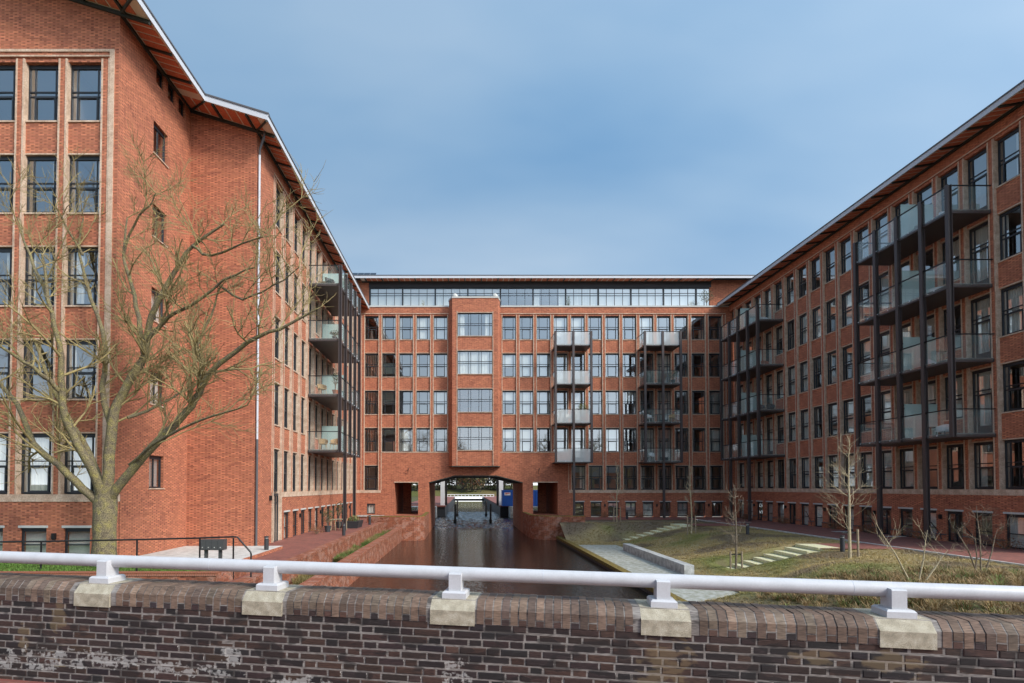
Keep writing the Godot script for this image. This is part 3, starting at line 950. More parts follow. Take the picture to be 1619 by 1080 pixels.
	while px < 24.3:
		put_window(root, PT, Vector3(px + BAY, 17.2, 0), window(BAY * 2, 3.0, [0.25, 0.5, 0.75], [0.72, 0.8] if k2 % 2 else [0.36, 0.72, 0.8], pick(["full", "none", "both", "shut"]), false, k2 % 4))
		var pp := MB.new()
		pp.box(Vector3(px - 0.07, 17.2, -0.1), Vector3(px + 0.07, 20.2, 0.1))
		part(root, "penthouse_post", pp, M.window_paint, PT)
		px += BAY * 2
		k2 += 1
	mb = MB.new()
	mb.box(Vector3(-9.7, 20.2, -0.3), Vector3(24.9, 20.75, 0.14))
	part(root, "penthouse_beam", mb, M.window_paint, PT)
	mb = MB.new()
	mb.box(Vector3(-12.5, 17.2, -0.3), Vector3(-9.7, 20.9, 0.1))
	mb.box(Vector3(24.75, 17.2, -6), Vector3(34.0, 20.95, 0.1))
	mb.box(Vector3(-12.5, 17.2, -6.6), Vector3(34, 20.9, -6.2))
	part(root, "penthouse_wall", mb, M.red_brick, PT)
	mb = MB.new()
	mb.box(Vector3(-10, 16.9, -6.2), Vector3(25, 17.15, -0.12))
	part(root, "floor_slab", mb, M.room_plaster, PT)
	eave(root, PT * Transform3D(Basis.IDENTITY, Vector3(0, 20.8, 0.1)), -10.4, 24.9, 1.3, 0.15, 3, -9.9)
	fascia(root, PT, -12.5, 29.5, 1.42, 20.64, 0.24)
	mb = MB.new()
	mb.hull8([Vector3(-14, 20.88, 1.4), Vector3(34, 20.88, 1.4), Vector3(34, 21.3, -8), Vector3(-14, 21.3, -8), Vector3(-14, 20.95, 1.4), Vector3(34, 20.95, 1.4), Vector3(34, 21.5, -8), Vector3(-14, 21.5, -8)])
	part(root, "roof", mb, M.roof_felt, PT)
	# roof odds and ends
	mb = MB.new()
	for x in [15.9, -0.3]:
		mb.tube([Vector3(x, 20.9, -0.5), Vector3(x, 21.25, -0.5)], [0.14, 0.14], 8)
		mb.blob(Vector3(x, 21.28, -0.5), Vector3(0.22, 0.12, 0.22), 4, 8)
	part(root, "roof_vent", mb, M.zinc, PT)
	mb = MB.new()
	mb.box(Vector3(24.9, 21.0, -2.5), Vector3(26.9, 21.55, -1.6))
	part(root, "chimney", mb, M.red_brick, PT)
	mb = MB.new()
	mb.box(Vector3(24.8, 21.55, -2.6), Vector3(27.0, 21.65, -1.5))
	part(root, "chimney_cap", mb, M.pale_stone, PT)
	# rear side of the block
	mb = MB.new()
	mb.box(Vector3(-24.4, 3.3, -12.2), Vector3(39.5, 17.6, -11.9))
	mb.box(Vector3(-25, -3.2, -12.2), Vector3(-8.02, 3.3, -11.9))
	mb.box(Vector3(10.0, -3.2, -12.2), Vector3(40, 3.3, -11.9))
	part(root, "rear_wall", mb, M.red_brick, T)
	mb = MB.new()   # rooms behind the fifth row
	mb.box(Vector3(-10.0, -1.4, -5.0), Vector3(-8.1, -1.17, -0.46))
	mb.box(Vector3(10.1, -1.4, -5.0), Vector3(25.6, -1.17, -0.46))
	mb.box(Vector3(10.1, -1.17, -5.2), Vector3(25.6, 2.1, -5.0))
	mb.box(Vector3(-10.0, -1.17, -5.2), Vector3(-8.1, 2.1, -5.0))
	mb.box(Vector3(25.6, -1.3, -5.2), Vector3(25.75, 2.1, -0.46))
	mb.box(Vector3(-10.15, -1.3, -5.2), Vector3(-10.0, 2.1, -0.46))
	mb.box(Vector3(25.6, 2.1, -6.0), Vector3(25.75, 17.0, -0.46))
	mb.box(Vector3(-10.15, 2.1, -6.0), Vector3(-10.0, 17.0, -0.46))
	mb.box(Vector3(-3.2, 3.3, -6.0), Vector3(-1.5, 16.8, -5.9))
	part(root, "floor_slab", mb, M.room_plaster, T)
	# solar panels on the roof of the left end
	for i in 4:
		var sp := MB.new()
		var x := -11.4 + i * 0.62
		sp.hull8([Vector3(x, 21.2, 0.6), Vector3(x + 0.58, 21.2, 0.6), Vector3(x + 0.58, 21.62, 0.1), Vector3(x, 21.62, 0.1), Vector3(x, 21.24, 0.6), Vector3(x + 0.58, 21.24, 0.6), Vector3(x + 0.58, 21.66, 0.1), Vector3(x, 21.66, 0.1)])
		part(root, "solar_panel", sp, M.solar_blue, PT)
	var sr := MB.new()
	for x in [-11.3, -10.1, -9.05]:
		sr.box(Vector3(x - 0.03, 20.9, 0.1), Vector3(x + 0.03, 21.62, 0.16))
		sr.box(Vector3(x - 0.03, 20.9, 0.5), Vector3(x + 0.03, 21.22, 0.56))
	part(root, "solar_rack", sr, M.zinc, PT)

# ---------------------------------------------------------------- ground, water, banks
const WATER := -4.36
var bank_noise := FastNoiseLite.new()

func bank_h(x: float, z: float) -> float:   # right bank
	var x0 := 10.75
	var x1 := 17.0
	if z > -24.0:
		var t2 := clampf((z + 24.0) / 4.0, 0, 1)
		x0 = lerpf(10.75, 8.0, t2)
		x1 = lerpf(17.0, 13.0, t2)
	var k := clampf((x - x0) / (x1 - x0), 0, 1)
	k = lerpf(k, smoothstep(0, 1, k), 0.6)
	var h := lerpf(-4.12, -2.9, k)
	h = maxf(h, lerpf(-4.12, -2.9, smoothstep(0, 1, (-42.6 - z) / 4.2)))   # soil bank up to the rear path
	for st in [[-43.2, 12.2], [-27.6, 12.8]]:   # cut for the stairs
		if absf(z - st[0]) < 1.15 and x > st[1] - 0.3 and x < st[1] + 4.4: return minf(h, -4.02 + (x - st[1]) / 0.53 * 0.1657 - 0.3)
	return h + bank_noise.get_noise_2d(x * 18, z * 18) * 0.09 * clampf((20.2 - x) / 2.0, 0, 1) * clampf((x - x0) + 0.3, 0, 1)

func bank_color(x: float, z: float) -> Color:   # what grows there: straw, green, bare soil
	var a := bank_noise.get_noise_2d(x * 9 + 50, z * 9) * 0.5 + 0.5
	var b := bank_noise.get_noise_2d(x * 22, z * 22 + 90) * 0.5 + 0.5
	var straw := Color(0.36, 0.285, 0.155)
	var green := Color(0.2, 0.215, 0.075)
	var soil := Color(0.19, 0.145, 0.11)
	var c := straw.lerp(green, smoothstep(0.54, 0.76, a))
	c = c.lerp(soil, smoothstep(0.52, 0.68, b) * 0.85)
	# bare soil bank near the rear retaining wall and along the bridge
	if z < -43.0: c = c.lerp(soil, 0.85 * smoothstep(0.3, 0.5, b) * clampf((-43.0 - z) / 2.0, 0, 1))
	if z > -21.0: c = c.lerp(soil.lerp(straw, 0.25), 0.7 * clampf((z + 21.0) / 2.5, 0, 1))
	return c

func grid(x0: float, x1: float, z0: float, z1: float, step: float, hf: Callable, cf: Callable) -> MB:
	var mb := MB.new()
	mb.colored = true
	var nx := int(ceil((x1 - x0) / step))
	var nz := int(ceil((z1 - z0) / step))
	var H := []
	for i in nx + 1:
		var row := []
		for j in nz + 1:
			var x := lerpf(x0, x1, float(i) / nx)
			var z := lerpf(z0, z1, float(j) / nz)
			row.append([Vector3(x, hf.call(x, z), z), cf.call(x, z)])
		H.append(row)
	var nrm := func(i: int, j: int) -> Vector3:
		var a: Vector3 = H[mini(i + 1, nx)][j][0] - H[maxi(i - 1, 0)][j][0]
		var b: Vector3 = H[i][mini(j + 1, nz)][0] - H[i][maxi(j - 1, 0)][0]
		return b.cross(a).normalized()
	for i in nx:
		for j in nz:
			for q in [[i, j], [i + 1, j + 1], [i, j + 1], [i, j], [i + 1, j], [i + 1, j + 1]]:
				var e: Array = H[q[0]][q[1]]
				mb.v.append(e[0]); mb.n.append(nrm.call(q[0], q[1])); mb.c.append(e[1]); mb.uv.append(Vector2(e[0].x, e[0].z))
	# keep the clockwise order
	for k in range(0, mb.v.size(), 3):
		var fn := (mb.v[k + 1] - mb.v[k]).cross(mb.v[k + 2] - mb.v[k])
		if fn.y > 0:
			var t := mb.v[k + 1]; mb.v[k + 1] = mb.v[k + 2]; mb.v[k + 2] = t
			var tn := mb.n[k + 1]; mb.n[k + 1] = mb.n[k + 2]; mb.n[k + 2] = tn
			var tc := mb.c[k + 1]; mb.c[k + 1] = mb.c[k + 2]; mb.c[k + 2] = tc
			var tu := mb.uv[k + 1]; mb.uv[k + 1] = mb.uv[k + 2]; mb.uv[k + 2] = tu
	return mb

func flat(x0: float, x1: float, z0: float, z1: float, y: float) -> MB:
	var mb := MB.new()
	mb.quad(Vector3(x0, y, z1), Vector3(x1, y, z1), Vector3(x1, y, z0), Vector3(x0, y, z0))
	return mb

func tuft_mesh(blades: int, high: float, spread: float, cols: Array, seed_: int) -> ArrayMesh:
	var r := RandomNumberGenerator.new()
	r.seed = seed_
	var mb := MB.new()
	mb.colored = true
	for i in blades:
		var a := r.randf() * TAU
		var p := Vector3(cos(a), 0, sin(a)) * r.randf() * spread * 0.4
		var lean := Vector3(cos(a), 0, sin(a)) * spread * r.randf_range(0.2, 1.0)
		var h := high * r.randf_range(0.5, 1.0)
		var side := Vector3(-sin(a), 0, cos(a)) * r.randf_range(0.006, 0.014)
		mb.col = (cols[r.randi() % cols.size()] as Color) * r.randf_range(0.7, 1.25)
		mb.tri(p - side, p + side, p + lean * 0.5 + Vector3(0, h * 0.7, 0))
		mb.tri(p + lean * 0.45 - side * 0.7 + Vector3(0, h * 0.6, 0), p + lean * 0.45 + side * 0.7 + Vector3(0, h * 0.6, 0), p + lean + Vector3(0, h, 0))
	return mb.mesh()

func scatter(called: String, label: String, category: String, mesh: Mesh, material: Material, spots: Array, smin: float, smax: float) -> void:
	var mm := MultiMesh.new()
	mm.transform_format = MultiMesh.TRANSFORM_3D
	mm.use_colors = true
	mm.mesh = mesh
	mm.instance_count = spots.size()
	for i in spots.size():
		var s := rng.randf_range(smin, smax)
		mm.set_instance_transform(i, Transform3D(Basis(Vector3.UP, rng.randf() * TAU).scaled(Vector3(s, s * rng.randf_range(0.8, 1.2), s)), spots[i][0]))
		mm.set_instance_color(i, spots[i][1])
	var o := MultiMeshInstance3D.new()
	o.name = numbered(called)
	o.multimesh = mm
	o.material_override = material
	add_child(o)
	tag(o, label, category, "", "stuff")

func setting() -> void:
	bank_noise.seed = 4
	bank_noise.frequency = 0.01
	bank_noise.fractal_octaves = 4
	# far ground on both sides of the canal, and beyond its end
	var mb := MB.new()
	mb.colored = true
	mb.col = Color(0.13, 0.13, 0.07)
	for q in [[-700, -6.65, -700, -67], [-700, -24, -67, 500], [26.0, 700, -67, 500], [9.0, 700, -700, -67], [-6.65, 9.0, -700, -172.0], [-24, -6.65, -16.9, 500], [9.0, 26, -6.0, 500], [-6.65, 9.0, 60, 500]]:
		mb.quad(Vector3(q[0], -2.96, q[3]), Vector3(q[1], -2.96, q[3]), Vector3(q[1], -2.96, q[2]), Vector3(q[0], -2.96, q[2]))
	struct("ground", mb, M.soil_and_grass)
	# water: still near the camera, wind-ruffled beyond the arch
	struct("canal_water", flat(-9.5, 11.0, -58.5, 60, WATER), M.canal_water)
	var ruffle := FastNoiseLite.new()
	ruffle.seed = 12
	ruffle.frequency = 0.9
	ruffle.fractal_octaves = 3
	var rw := grid(-9.5, 11.0, -100, -58.5, 0.16, func(x, z):
		var k := clampf((-58.5 - z) / 3.0, 0, 1)
		return WATER + ruffle.get_noise_2d(x * 0.8, z * 1.6) * 0.11 * k, func(_x, _z): return Color.WHITE)
	struct("canal_water", rw, M.canal_water)
	struct("canal_water", flat(-9.5, 11.0, -172, -100, WATER), M.canal_water)
	mb = MB.new()
	mb.box(Vector3(-9.6, -6.2, -172), Vector3(11.1, -6.0, 60))
	struct("canal_bed", mb, M.asphalt)
	# right bank: lawn slope, path with kerb, landings at the stairs
	struct("lawn", grid(7.7, 20.45, -54.3, -6.0, 0.3, func(x, z):
		if z < -47.0: return -2.9 if x > 7.9 else -4.5
		if x < 10.6 and z > -40.4 and z < -20.5: return -4.5
		return bank_h(x, z), func(x, z): return bank_color(x, z)), M.soil_and_grass)
	struct("path", flat(20.4, 25.8, -54.3, -6.0, -2.86), M.pavers)
	struct("path", flat(9.9, 20.4, -54.3, -49.8, -2.862), M.pavers)
	mb = MB.new()
	mb.box(Vector3(20.3, -3.0, -49.8), Vector3(20.42, -2.82, -6.0))
	struct("kerb", mb, M.pale_slabs)
	mb = MB.new()
	for z in [-43.2, -27.6]:
		mb.quad(Vector3(16.6, -2.852, z + 1.1), Vector3(20.35, -2.852, z + 1.5), Vector3(20.35, -2.852, z - 1.5), Vector3(16.6, -2.852, z - 1.1))
	struct("path", mb, M.pavers)
	mb = MB.new()   # white marking strips on the path, far corner and at the doors
	for q in [[20.9, -48.9, 1.0, 0.25], [21.6, -46.2, 1.6, 0.2], [23.6, -36.5, 0.9, 0.5], [24.4, -33.0, 1.0, 0.4]]:
		mb.box(Vector3(q[0], -2.9, q[1] - q[3] / 2), Vector3(q[0] + q[2], -2.85, q[1] + q[3] / 2))
	struct("doorstep_slabs", mb, M.pale_slabs)
	# left bank
	struct("lawn", grid(-24.0, -7.5, -21.6, -17.0, 0.3, func(x, z): return -2.62 - 0.25 * smoothstep(-13.0, -9.5, x) + bank_noise.get_noise_2d(x * 20, z * 20) * 0.04,
		func(x, z): return Color(0.1, 0.17, 0.03).lerp(Color(0.2, 0.2, 0.07), clampf(bank_noise.get_noise_2d(x * 30, z * 30) + 0.4, 0, 1))), M.soil_and_grass)
	struct("path", flat(-10.2, -6.62, -54.4, -17.05, -2.93), M.pavers)
	struct("pavement", flat(-13.4, -8.7, -27.35, -20.6, -2.82), M.pale_slabs)
	mb = MB.new()
	mb.box(Vector3(-8.7, -3.1, -27.0), Vector3(-8.6, -2.81, -20.6))
	struct("kerb", mb, M.red_brick)
	struct("planting_bed", grid(-6.62, -5.5, -46.0, -14.0, 0.3, func(x, z): return -3.78 + bank_noise.get_noise_2d(x * 30, z * 30) * 0.12, func(_x, _z): return Color(0.11, 0.08, 0.055)), M.soil_and_grass)
	var d := 0.0
	# grass tufts and dead stalks
	var gspots := []
	var r := RandomNumberGenerator.new()
	r.seed = 9
	while gspots.size() < 26000:
		var x := r.randf_range(8.0, 20.25)
		var z := r.randf_range(-49.5, -12.0)
		if x < 10.9 and z > -40.6 and z < -20.5: continue
		if z < -46.9: continue
		if absf(z + 43.2) < 1.2 and x > 11.5 or absf(z + 27.6) < 1.25 and x > 12.2: continue
		if r.randf() < (z + 50.0) / -60.0 + 0.35: continue
		var c := bank_color(x, z)
		if c.r < 0.15 and c.g < 0.12 and r.randf() < 0.8: continue
		gspots.append([Vector3(x, bank_h(x, z) - 0.01, z), Color(c.r * 1.2, c.g * 1.15, c.b)])
	var white := [Color(1, 1, 1), Color(1.1, 1.0, 0.8), Color(0.85, 0.95, 0.8)]
	scatter("grass", "short straw and green grass growing on the right bank slope", "grass", tuft_mesh(9, 0.075, 0.1, white, 1), M.grass_blade, gspots, 0.5, 1.3)
	var lspots := []
	for i in 9000:
		var x := r.randf_range(-23.0, -7.7)
		var z := r.randf_range(-21.5, -17.1)
		if x > -13.3 and z < -20.5: continue
		lspots.append([Vector3(x, -2.63 - 0.25 * smoothstep(-13.0, -9.5, x), z), Color(0.11, 0.2, 0.035) * r.randf_range(0.8, 1.25)])
	scatter("grass", "bright green lawn grass in front of the left front block", "grass", tuft_mesh(9, 0.09, 0.07, white, 2), M.grass_blade, lspots, 0.7, 1.3)
	var dspots := []
	for i in 2600:
		var x := r.randf_range(9.5, 20.2)
		var z := r.randf_range(-19.5, -11.0)
		if bank_noise.get_noise_2d(x * 14, z * 14) < -0.12: continue
		var k := r.randf()
		dspots.append([Vector3(x, bank_h(x, z) - 0.02, z), Color(0.33, 0.22, 0.11).lerp(Color(0.14, 0.2, 0.05), 1.0 if k > 0.86 else 0.0) * r.randf_range(0.6, 1.3)])
	scatter("dead_stalks", "brown dried perennials with green sprouts beside the bridge railing", "plants", tuft_mesh(26, 0.26, 0.3, white, 3), M.grass_blade, dspots, 0.4, 1.2)
	var bspots := []
	for i in 2200:
		var x := r.randf_range(-6.5, -5.6)
		var z := r.randf_range(-45.5, -15.0)
		if bank_noise.get_noise_2d(x * 10, z * 14 + 30) < -0.08: continue
		bspots.append([Vector3(x, -3.78, z), Color(0.25, 0.2, 0.08).lerp(Color(0.11, 0.19, 0.04), 1.0 if bank_noise.get_noise_2d(z * 22, 7) > 0.05 else 0.0) * r.randf_range(0.7, 1.3)])
	scatter("bed_plants", "green and straw coloured perennials in the narrow bed above the canal wall", "plants", tuft_mesh(22, 0.36, 0.25, white, 4), M.grass_blade, bspots, 0.5, 1.3)

func quay_rim(w: Node3D, line: Array) -> void:   # parapet that follows the quay's edge, with moss on its top
	var a := MB.new()
	var b := MB.new()
	for i in line.size() - 1:
		var p: Vector2 = line[i]
		var q: Vector2 = line[i + 1]
		var d := (q - p).normalized()
		var n := Vector2(d.y, -d.x) * 0.32      # inwards
		for lv in [[a, -2.68, -2.42], [b, -2.42, -2.37]]:
			lv[0].hull8([Vector3(p.x, lv[1], p.y), Vector3(q.x, lv[1], q.y), Vector3(q.x + n.x, lv[1], q.y + n.y), Vector3(p.x + n.x, lv[1], p.y + n.y), Vector3(p.x, lv[2], p.y), Vector3(q.x, lv[2], q.y), Vector3(q.x + n.x, lv[2], q.y + n.y), Vector3(p.x + n.x, lv[2], p.y + n.y)])
	part(w, "rim", a, M.weathered_brick)
	part(w, "mossy_coping", b, M.mossy_timber)

func walls() -> void:
	# left: path retaining wall, lower canal wall
	var w := thing("retaining_wall", "brick retaining wall with orange rowlock coping along the left path", "wall", Vector3(-6.8, -4.6, -31))
	var mb := MB.new()
	mb.box(Vector3(-6.95, -4.6, -46.2), Vector3(-6.6, -2.94, -16.9))
	part(w, "wall_face", mb, M.weathered_brick)
	mb = MB.new()
	mb.box(Vector3(-6.98, -2.94, -46.2), Vector3(-6.57, -2.84, -16.9))
	part(w, "coping", mb, M.weathered_brick)
	w = thing("canal_wall", "low weathered brick wall rising from the water on the left of the canal", "wall", Vector3(-5.3, -6, -31))
	mb = MB.new()
	mb.box(Vector3(-5.55, -6, -46.3), Vector3(-5.1, -3.4, -10.0))
	part(w, "wall_face", mb, M.weathered_brick)
	mb = MB.new()
	mb.box(Vector3(-5.58, -3.4, -46.3), Vector3(-5.07, -3.28, -10.0))
	part(w, "coping", mb, M.weathered_brick)
	# quay walls either side of the arch, with rounded noses
	w = thing("quay_wall", "rounded brick quay wall left of the arch, mossy on top", "wall", Vector3(-4.6, -6, -50))
	var poly := [Vector2(-8.0, -54.3), Vector2(-8.0, -46.6), Vector2(-6.6, -46.25), Vector2(-5.1, -46.2)]
	for k in 7:
		var a := deg_to_rad(90 - k * 15)
		poly.append(Vector2(-4.4 + cos(a) * 1.1, -47.4 + sin(a) * 1.1))
	poly.append(Vector2(-3.42, -54.3))
	mb = MB.new()
	mb.prism(poly, -6.0, -2.68)
	part(w, "wall_face", mb, M.weathered_brick)
	quay_rim(w, poly.slice(1, poly.size()))
	w = thing("quay_wall", "curved brick quay wall right of the arch, running into the soil bank", "wall", Vector3(7, -6, -50))
	poly = [Vector2(5.51, -54.3)]
	for k in 7:
		var a := deg_to_rad(180 - k * 15)
		poly.append(Vector2(7.5 + cos(a) * 1.95, -49.2 - sin(-a) * 2.5))
	poly.append(Vector2(9.9, -46.9))
	poly.append(Vector2(9.9, -54.3))
	mb = MB.new()
	mb.prism(poly, -6.0, -2.68)
	part(w, "wall_face", mb, M.weathered_brick)
	quay_rim(w, poly.slice(0, poly.size() - 1))
	# brick wall that holds the left lawn, near the bridge
	w = thing("lawn_wall", "low brick wall with rowlock coping below the black railing on the left", "wall", Vector3(-12, -4.6, -17))
	mb = MB.new()
	mb.box(Vector3(-24, -5.0, -17.1), Vector3(-7.3, -2.62, -16.8))
	mb.box(Vector3(-7.6, -5.0, -20.4), Vector3(-7.3, -2.62, -17.1))
	part(w, "wall_face", mb, M.weathered_brick)
	var rl := shared("rowlock", func():
		var b := MB.new(); b.box(Vector3(-0.027, 0, -0.17), Vector3(0.027, 0.1, 0.17)); return b.mesh())
	var x := -14.0
	while x < -7.3:
		put_part(w, "coping_brick", rl, M.weathered_brick, Transform3D(Basis.IDENTITY, Vector3(x, -2.62, -16.95)))
		x += 0.0655
	mb = MB.new()
	mb.box(Vector3(-24, -2.62, -17.1), Vector3(-14.05, -2.52, -16.8))
	part(w, "coping", mb, M.weathered_brick)
	# low planter wall at the rear left corner
	w = thing("planter_wall", "low brick wall with grey coping under the small window at the rear corner", "wall", Vector3(-9, -3, -53.5))
	mb = MB.new()
	mb.box(Vector3(-10.1, -3.2, -53.9), Vector3(-7.9, -2.78, -53.4))
	part(w, "wall_face", mb, M.weathered_brick)
	mb = MB.new()
	mb.box(Vector3(-10.12, -2.78, -53.95), Vector3(-7.6, -2.66, -53.3))
	part(w, "coping", mb, M.concrete)
	# right: timber edge of the jetty
	w = thing("timber_edge", "mossy yellow brown timber beam edging the jetty and the canal", "beam", Vector3(7.7, -5, -33))
	mb = MB.new()
	mb.box(Vector3(7.5, -6.0, -46.9), Vector3(7.62, -4.2, -12.0))
	part(w, "sheet_piles", mb, M.old_timber)
	mb = MB.new()
	mb.box(Vector3(7.46, -4.2, -46.9), Vector3(7.86, -4.02, -12.0))
	part(w, "beam", mb, M.mossy_timber)

func jetty() -> void:
	var j := thing("jetty", "pale concrete plank deck beside the canal", "jetty", Vector3(9, -4.3, -31))
	var z := -40.4
	while z < -20.5:
		var mb := MB.new()
		mb.box(Vector3(7.87, -4.3, z + 0.008), Vector3(10.7, -4.1 + rng.randf_range(-0.006, 0.006), z + 0.552))
		part(j, "plank", mb, M.deck_concrete)
		z += 0.56
	var b := thing("bench_wall", "long grey concrete block bench along the deck", "bench", Vector3(10.45, -4.1, -31.7))
	z = -36.9
	for k in 4:
		var mb := MB.new()
		var h := -3.64
		var l := 2.575
		mb.hull8([Vector3(10.22, -4.1, z + l - 0.008), Vector3(10.68, -4.1, z + l - 0.008), Vector3(10.68, -4.1, z), Vector3(10.22, -4.1, z), Vector3(10.22, h - 0.02, z + l - 0.008), Vector3(10.68, h - 0.02, z + l - 0.008), Vector3(10.68, h - 0.02, z), Vector3(10.22, h - 0.02, z)])
		mb.hull8([Vector3(10.22, h - 0.02, z + l - 0.008), Vector3(10.68, h - 0.02, z + l - 0.008), Vector3(10.68, h - 0.02, z), Vector3(10.22, h - 0.02, z), Vector3(10.24, h, z + l - 0.028), Vector3(10.66, h, z + l - 0.028), Vector3(10.66, h, z + 0.02), Vector3(10.24, h, z + 0.02)])
		part(b, "block", mb, M.concrete)
		z += l

func stairs(z: float, x0: float, n: int, label: String) -> void:
	var s := thing("garden_stairs", label, "stairs", Vector3(x0 + 2, -4.1, z), 0.0, "concrete stairs up the right bank")
	for k in n:
		var mb := MB.new()
		var x := x0 + k * 0.53
		var y := -4.0 + k * (1.16 / (n - 1))
		var deep := 0.66 if k < n - 1 else 1.0
		mb.box(Vector3(x, y - 0.15, z - 0.95), Vector3(x + deep, y, z + 0.95))
		part(s, "step", mb, M.mossy_slab, Transform3D(Basis.IDENTITY, Vector3.ZERO))

# ---------------------------------------------------------------- the bridge in the foreground
# frame of the parapet: x along the wall (to the right), z towards the camera, face at z = 0
func parapet_frame() -> Transform3D:
	var yaw := atan(0.165)
	var b := Basis(Vector3.UP, -yaw) * Basis(Vector3.BACK, -0.011)
	return Transform3D(b, Vector3(0, 0, -4.55))

func seen(p: Vector3) -> Vector2:   # where the photograph's lens shows a point, in pixels of 1619 x 1080
	var q := cam.transform.affine_inverse() * p
	return Vector2(735.0 - 900.0 * q.x / q.z, 748.0 + 900.0 * q.y / q.z)

func brick_shape(l: Vector3, h: Vector3, tone: Color, r: RandomNumberGenerator) -> MB:
	var mb := MB.new()
	mb.colored = true
	mb.col = tone
	var b := 0.006
	var j := func(s: float): return r.randf_range(-s, s)
	var z1: float = h.z + j.call(0.003)
	var back := [Vector3(l.x, l.y, l.z), Vector3(h.x, l.y, l.z), Vector3(h.x, h.y, l.z), Vector3(l.x, h.y, l.z)]
	var mid := [Vector3(l.x + j.call(0.001), l.y, z1 - b), Vector3(h.x, l.y + j.call(0.001), z1 - b), Vector3(h.x, h.y, z1 - b), Vector3(l.x, h.y + j.call(0.001), z1 - b)]
	var front := [Vector3(l.x + b + j.call(0.002), l.y + b + j.call(0.002), z1 + j.call(0.001)), Vector3(h.x - b + j.call(0.002), l.y + b + j.call(0.002), z1), Vector3(h.x - b + j.call(0.002), h.y - b + j.call(0.002), z1 + j.call(0.001)), Vector3(l.x + b + j.call(0.002), h.y - b + j.call(0.002), z1)]
	mb.quad(front[0], front[1], front[2], front[3])
	for i in 4:
		var k := (i + 1) % 4
		mb.quad(back[i], back[k], mid[k], mid[i])
		mb.quad(mid[i], mid[k], front[k], front[i])
	return mb

func wall_stains() -> ImageTexture:   # lime bloom and runs on the parapet: 10.24 m x 1.28 m, origin at wall x = -5.4, y = -0.85
	var W := 2048
	var H := 256
	var im := Image.create(W, H, false, Image.FORMAT_RGBA8)
	im.fill(Color(0.8, 0.78, 0.74, 0.0))
	var f := FastNoiseLite.new(); f.seed = 3; f.frequency = 0.03; f.fractal_octaves = 5
	var f2 := FastNoiseLite.new(); f2.seed = 8; f2.frequency = 0.011; f2.fractal_octaves = 4
	# [x, y, half width, half height] in metres of the bloom patches seen on the wall
	var spots := [[-4.2, -1.63, 0.5, 0.06], [-3.55, -1.57, 0.65, 0.07], [-2.5, -1.6, 0.5, 0.05], [-1.4, -1.63, 0.25, 0.05], [-0.05, -1.5, 0.1, 0.12], [-2.0, -1.45, 0.08, 0.1]]
	var runs := [[-3.7, -1.2, 0.09, 0.14], [-4.05, -1.4, 0.06, 0.16], [1.55, -1.3, 0.2, 0.2], [1.45, -1.55, 0.14, 0.3], [3.1, -1.22, 0.2, 0.1], [2.6, -1.2, 0.2, 0.06]]
	for py in H:
		for px in W:
			var x := -5.4 + px * 0.005
			var y := -0.85 - py * 0.005
			var n := f.get_noise_2d(px * 0.8, py * 1.6)
			var a := 0.0
			for s in spots:
				var dx: float = (x - s[0]) / s[2]
				var dy: float = (y - s[1]) / s[3]
				var e := 1.0 - (dx * dx + dy * dy)
				if e > -0.6: a = maxf(a, clampf((e * 0.4 + n * 1.6 + f.get_noise_2d(px * 3.1, py * 4.3) * 1.2 - 0.2) * 1.8, 0, 0.55))
			var t := 0.0
			for s in runs:
				var dx2: float = (x - s[0]) / s[2]
				var dy2: float = (y - s[1]) / s[3]
				var e2 := 1.0 - (dx2 * dx2 + dy2 * dy2)
				if e2 > -0.3: t = maxf(t, clampf((e2 * 0.6 + n * 1.3 - 0.05) * 1.2, 0, 0.38))
			var dk := clampf((f2.get_noise_2d(px, py * 2.2) - 0.12) * 4.0, 0, 0.65)   # black crust in patches
			if a > 0.02 and a >= t: im.set_pixel(px, py, Color(0.7, 0.69, 0.67, a))
			elif t > 0.02: im.set_pixel(px, py, Color(0.5, 0.42, 0.3, t))
			elif dk > 0.02: im.set_pixel(px, py, Color(0.1, 0.085, 0.085, dk))
	return ImageTexture.create_from_image(im)

var cam: Camera3D

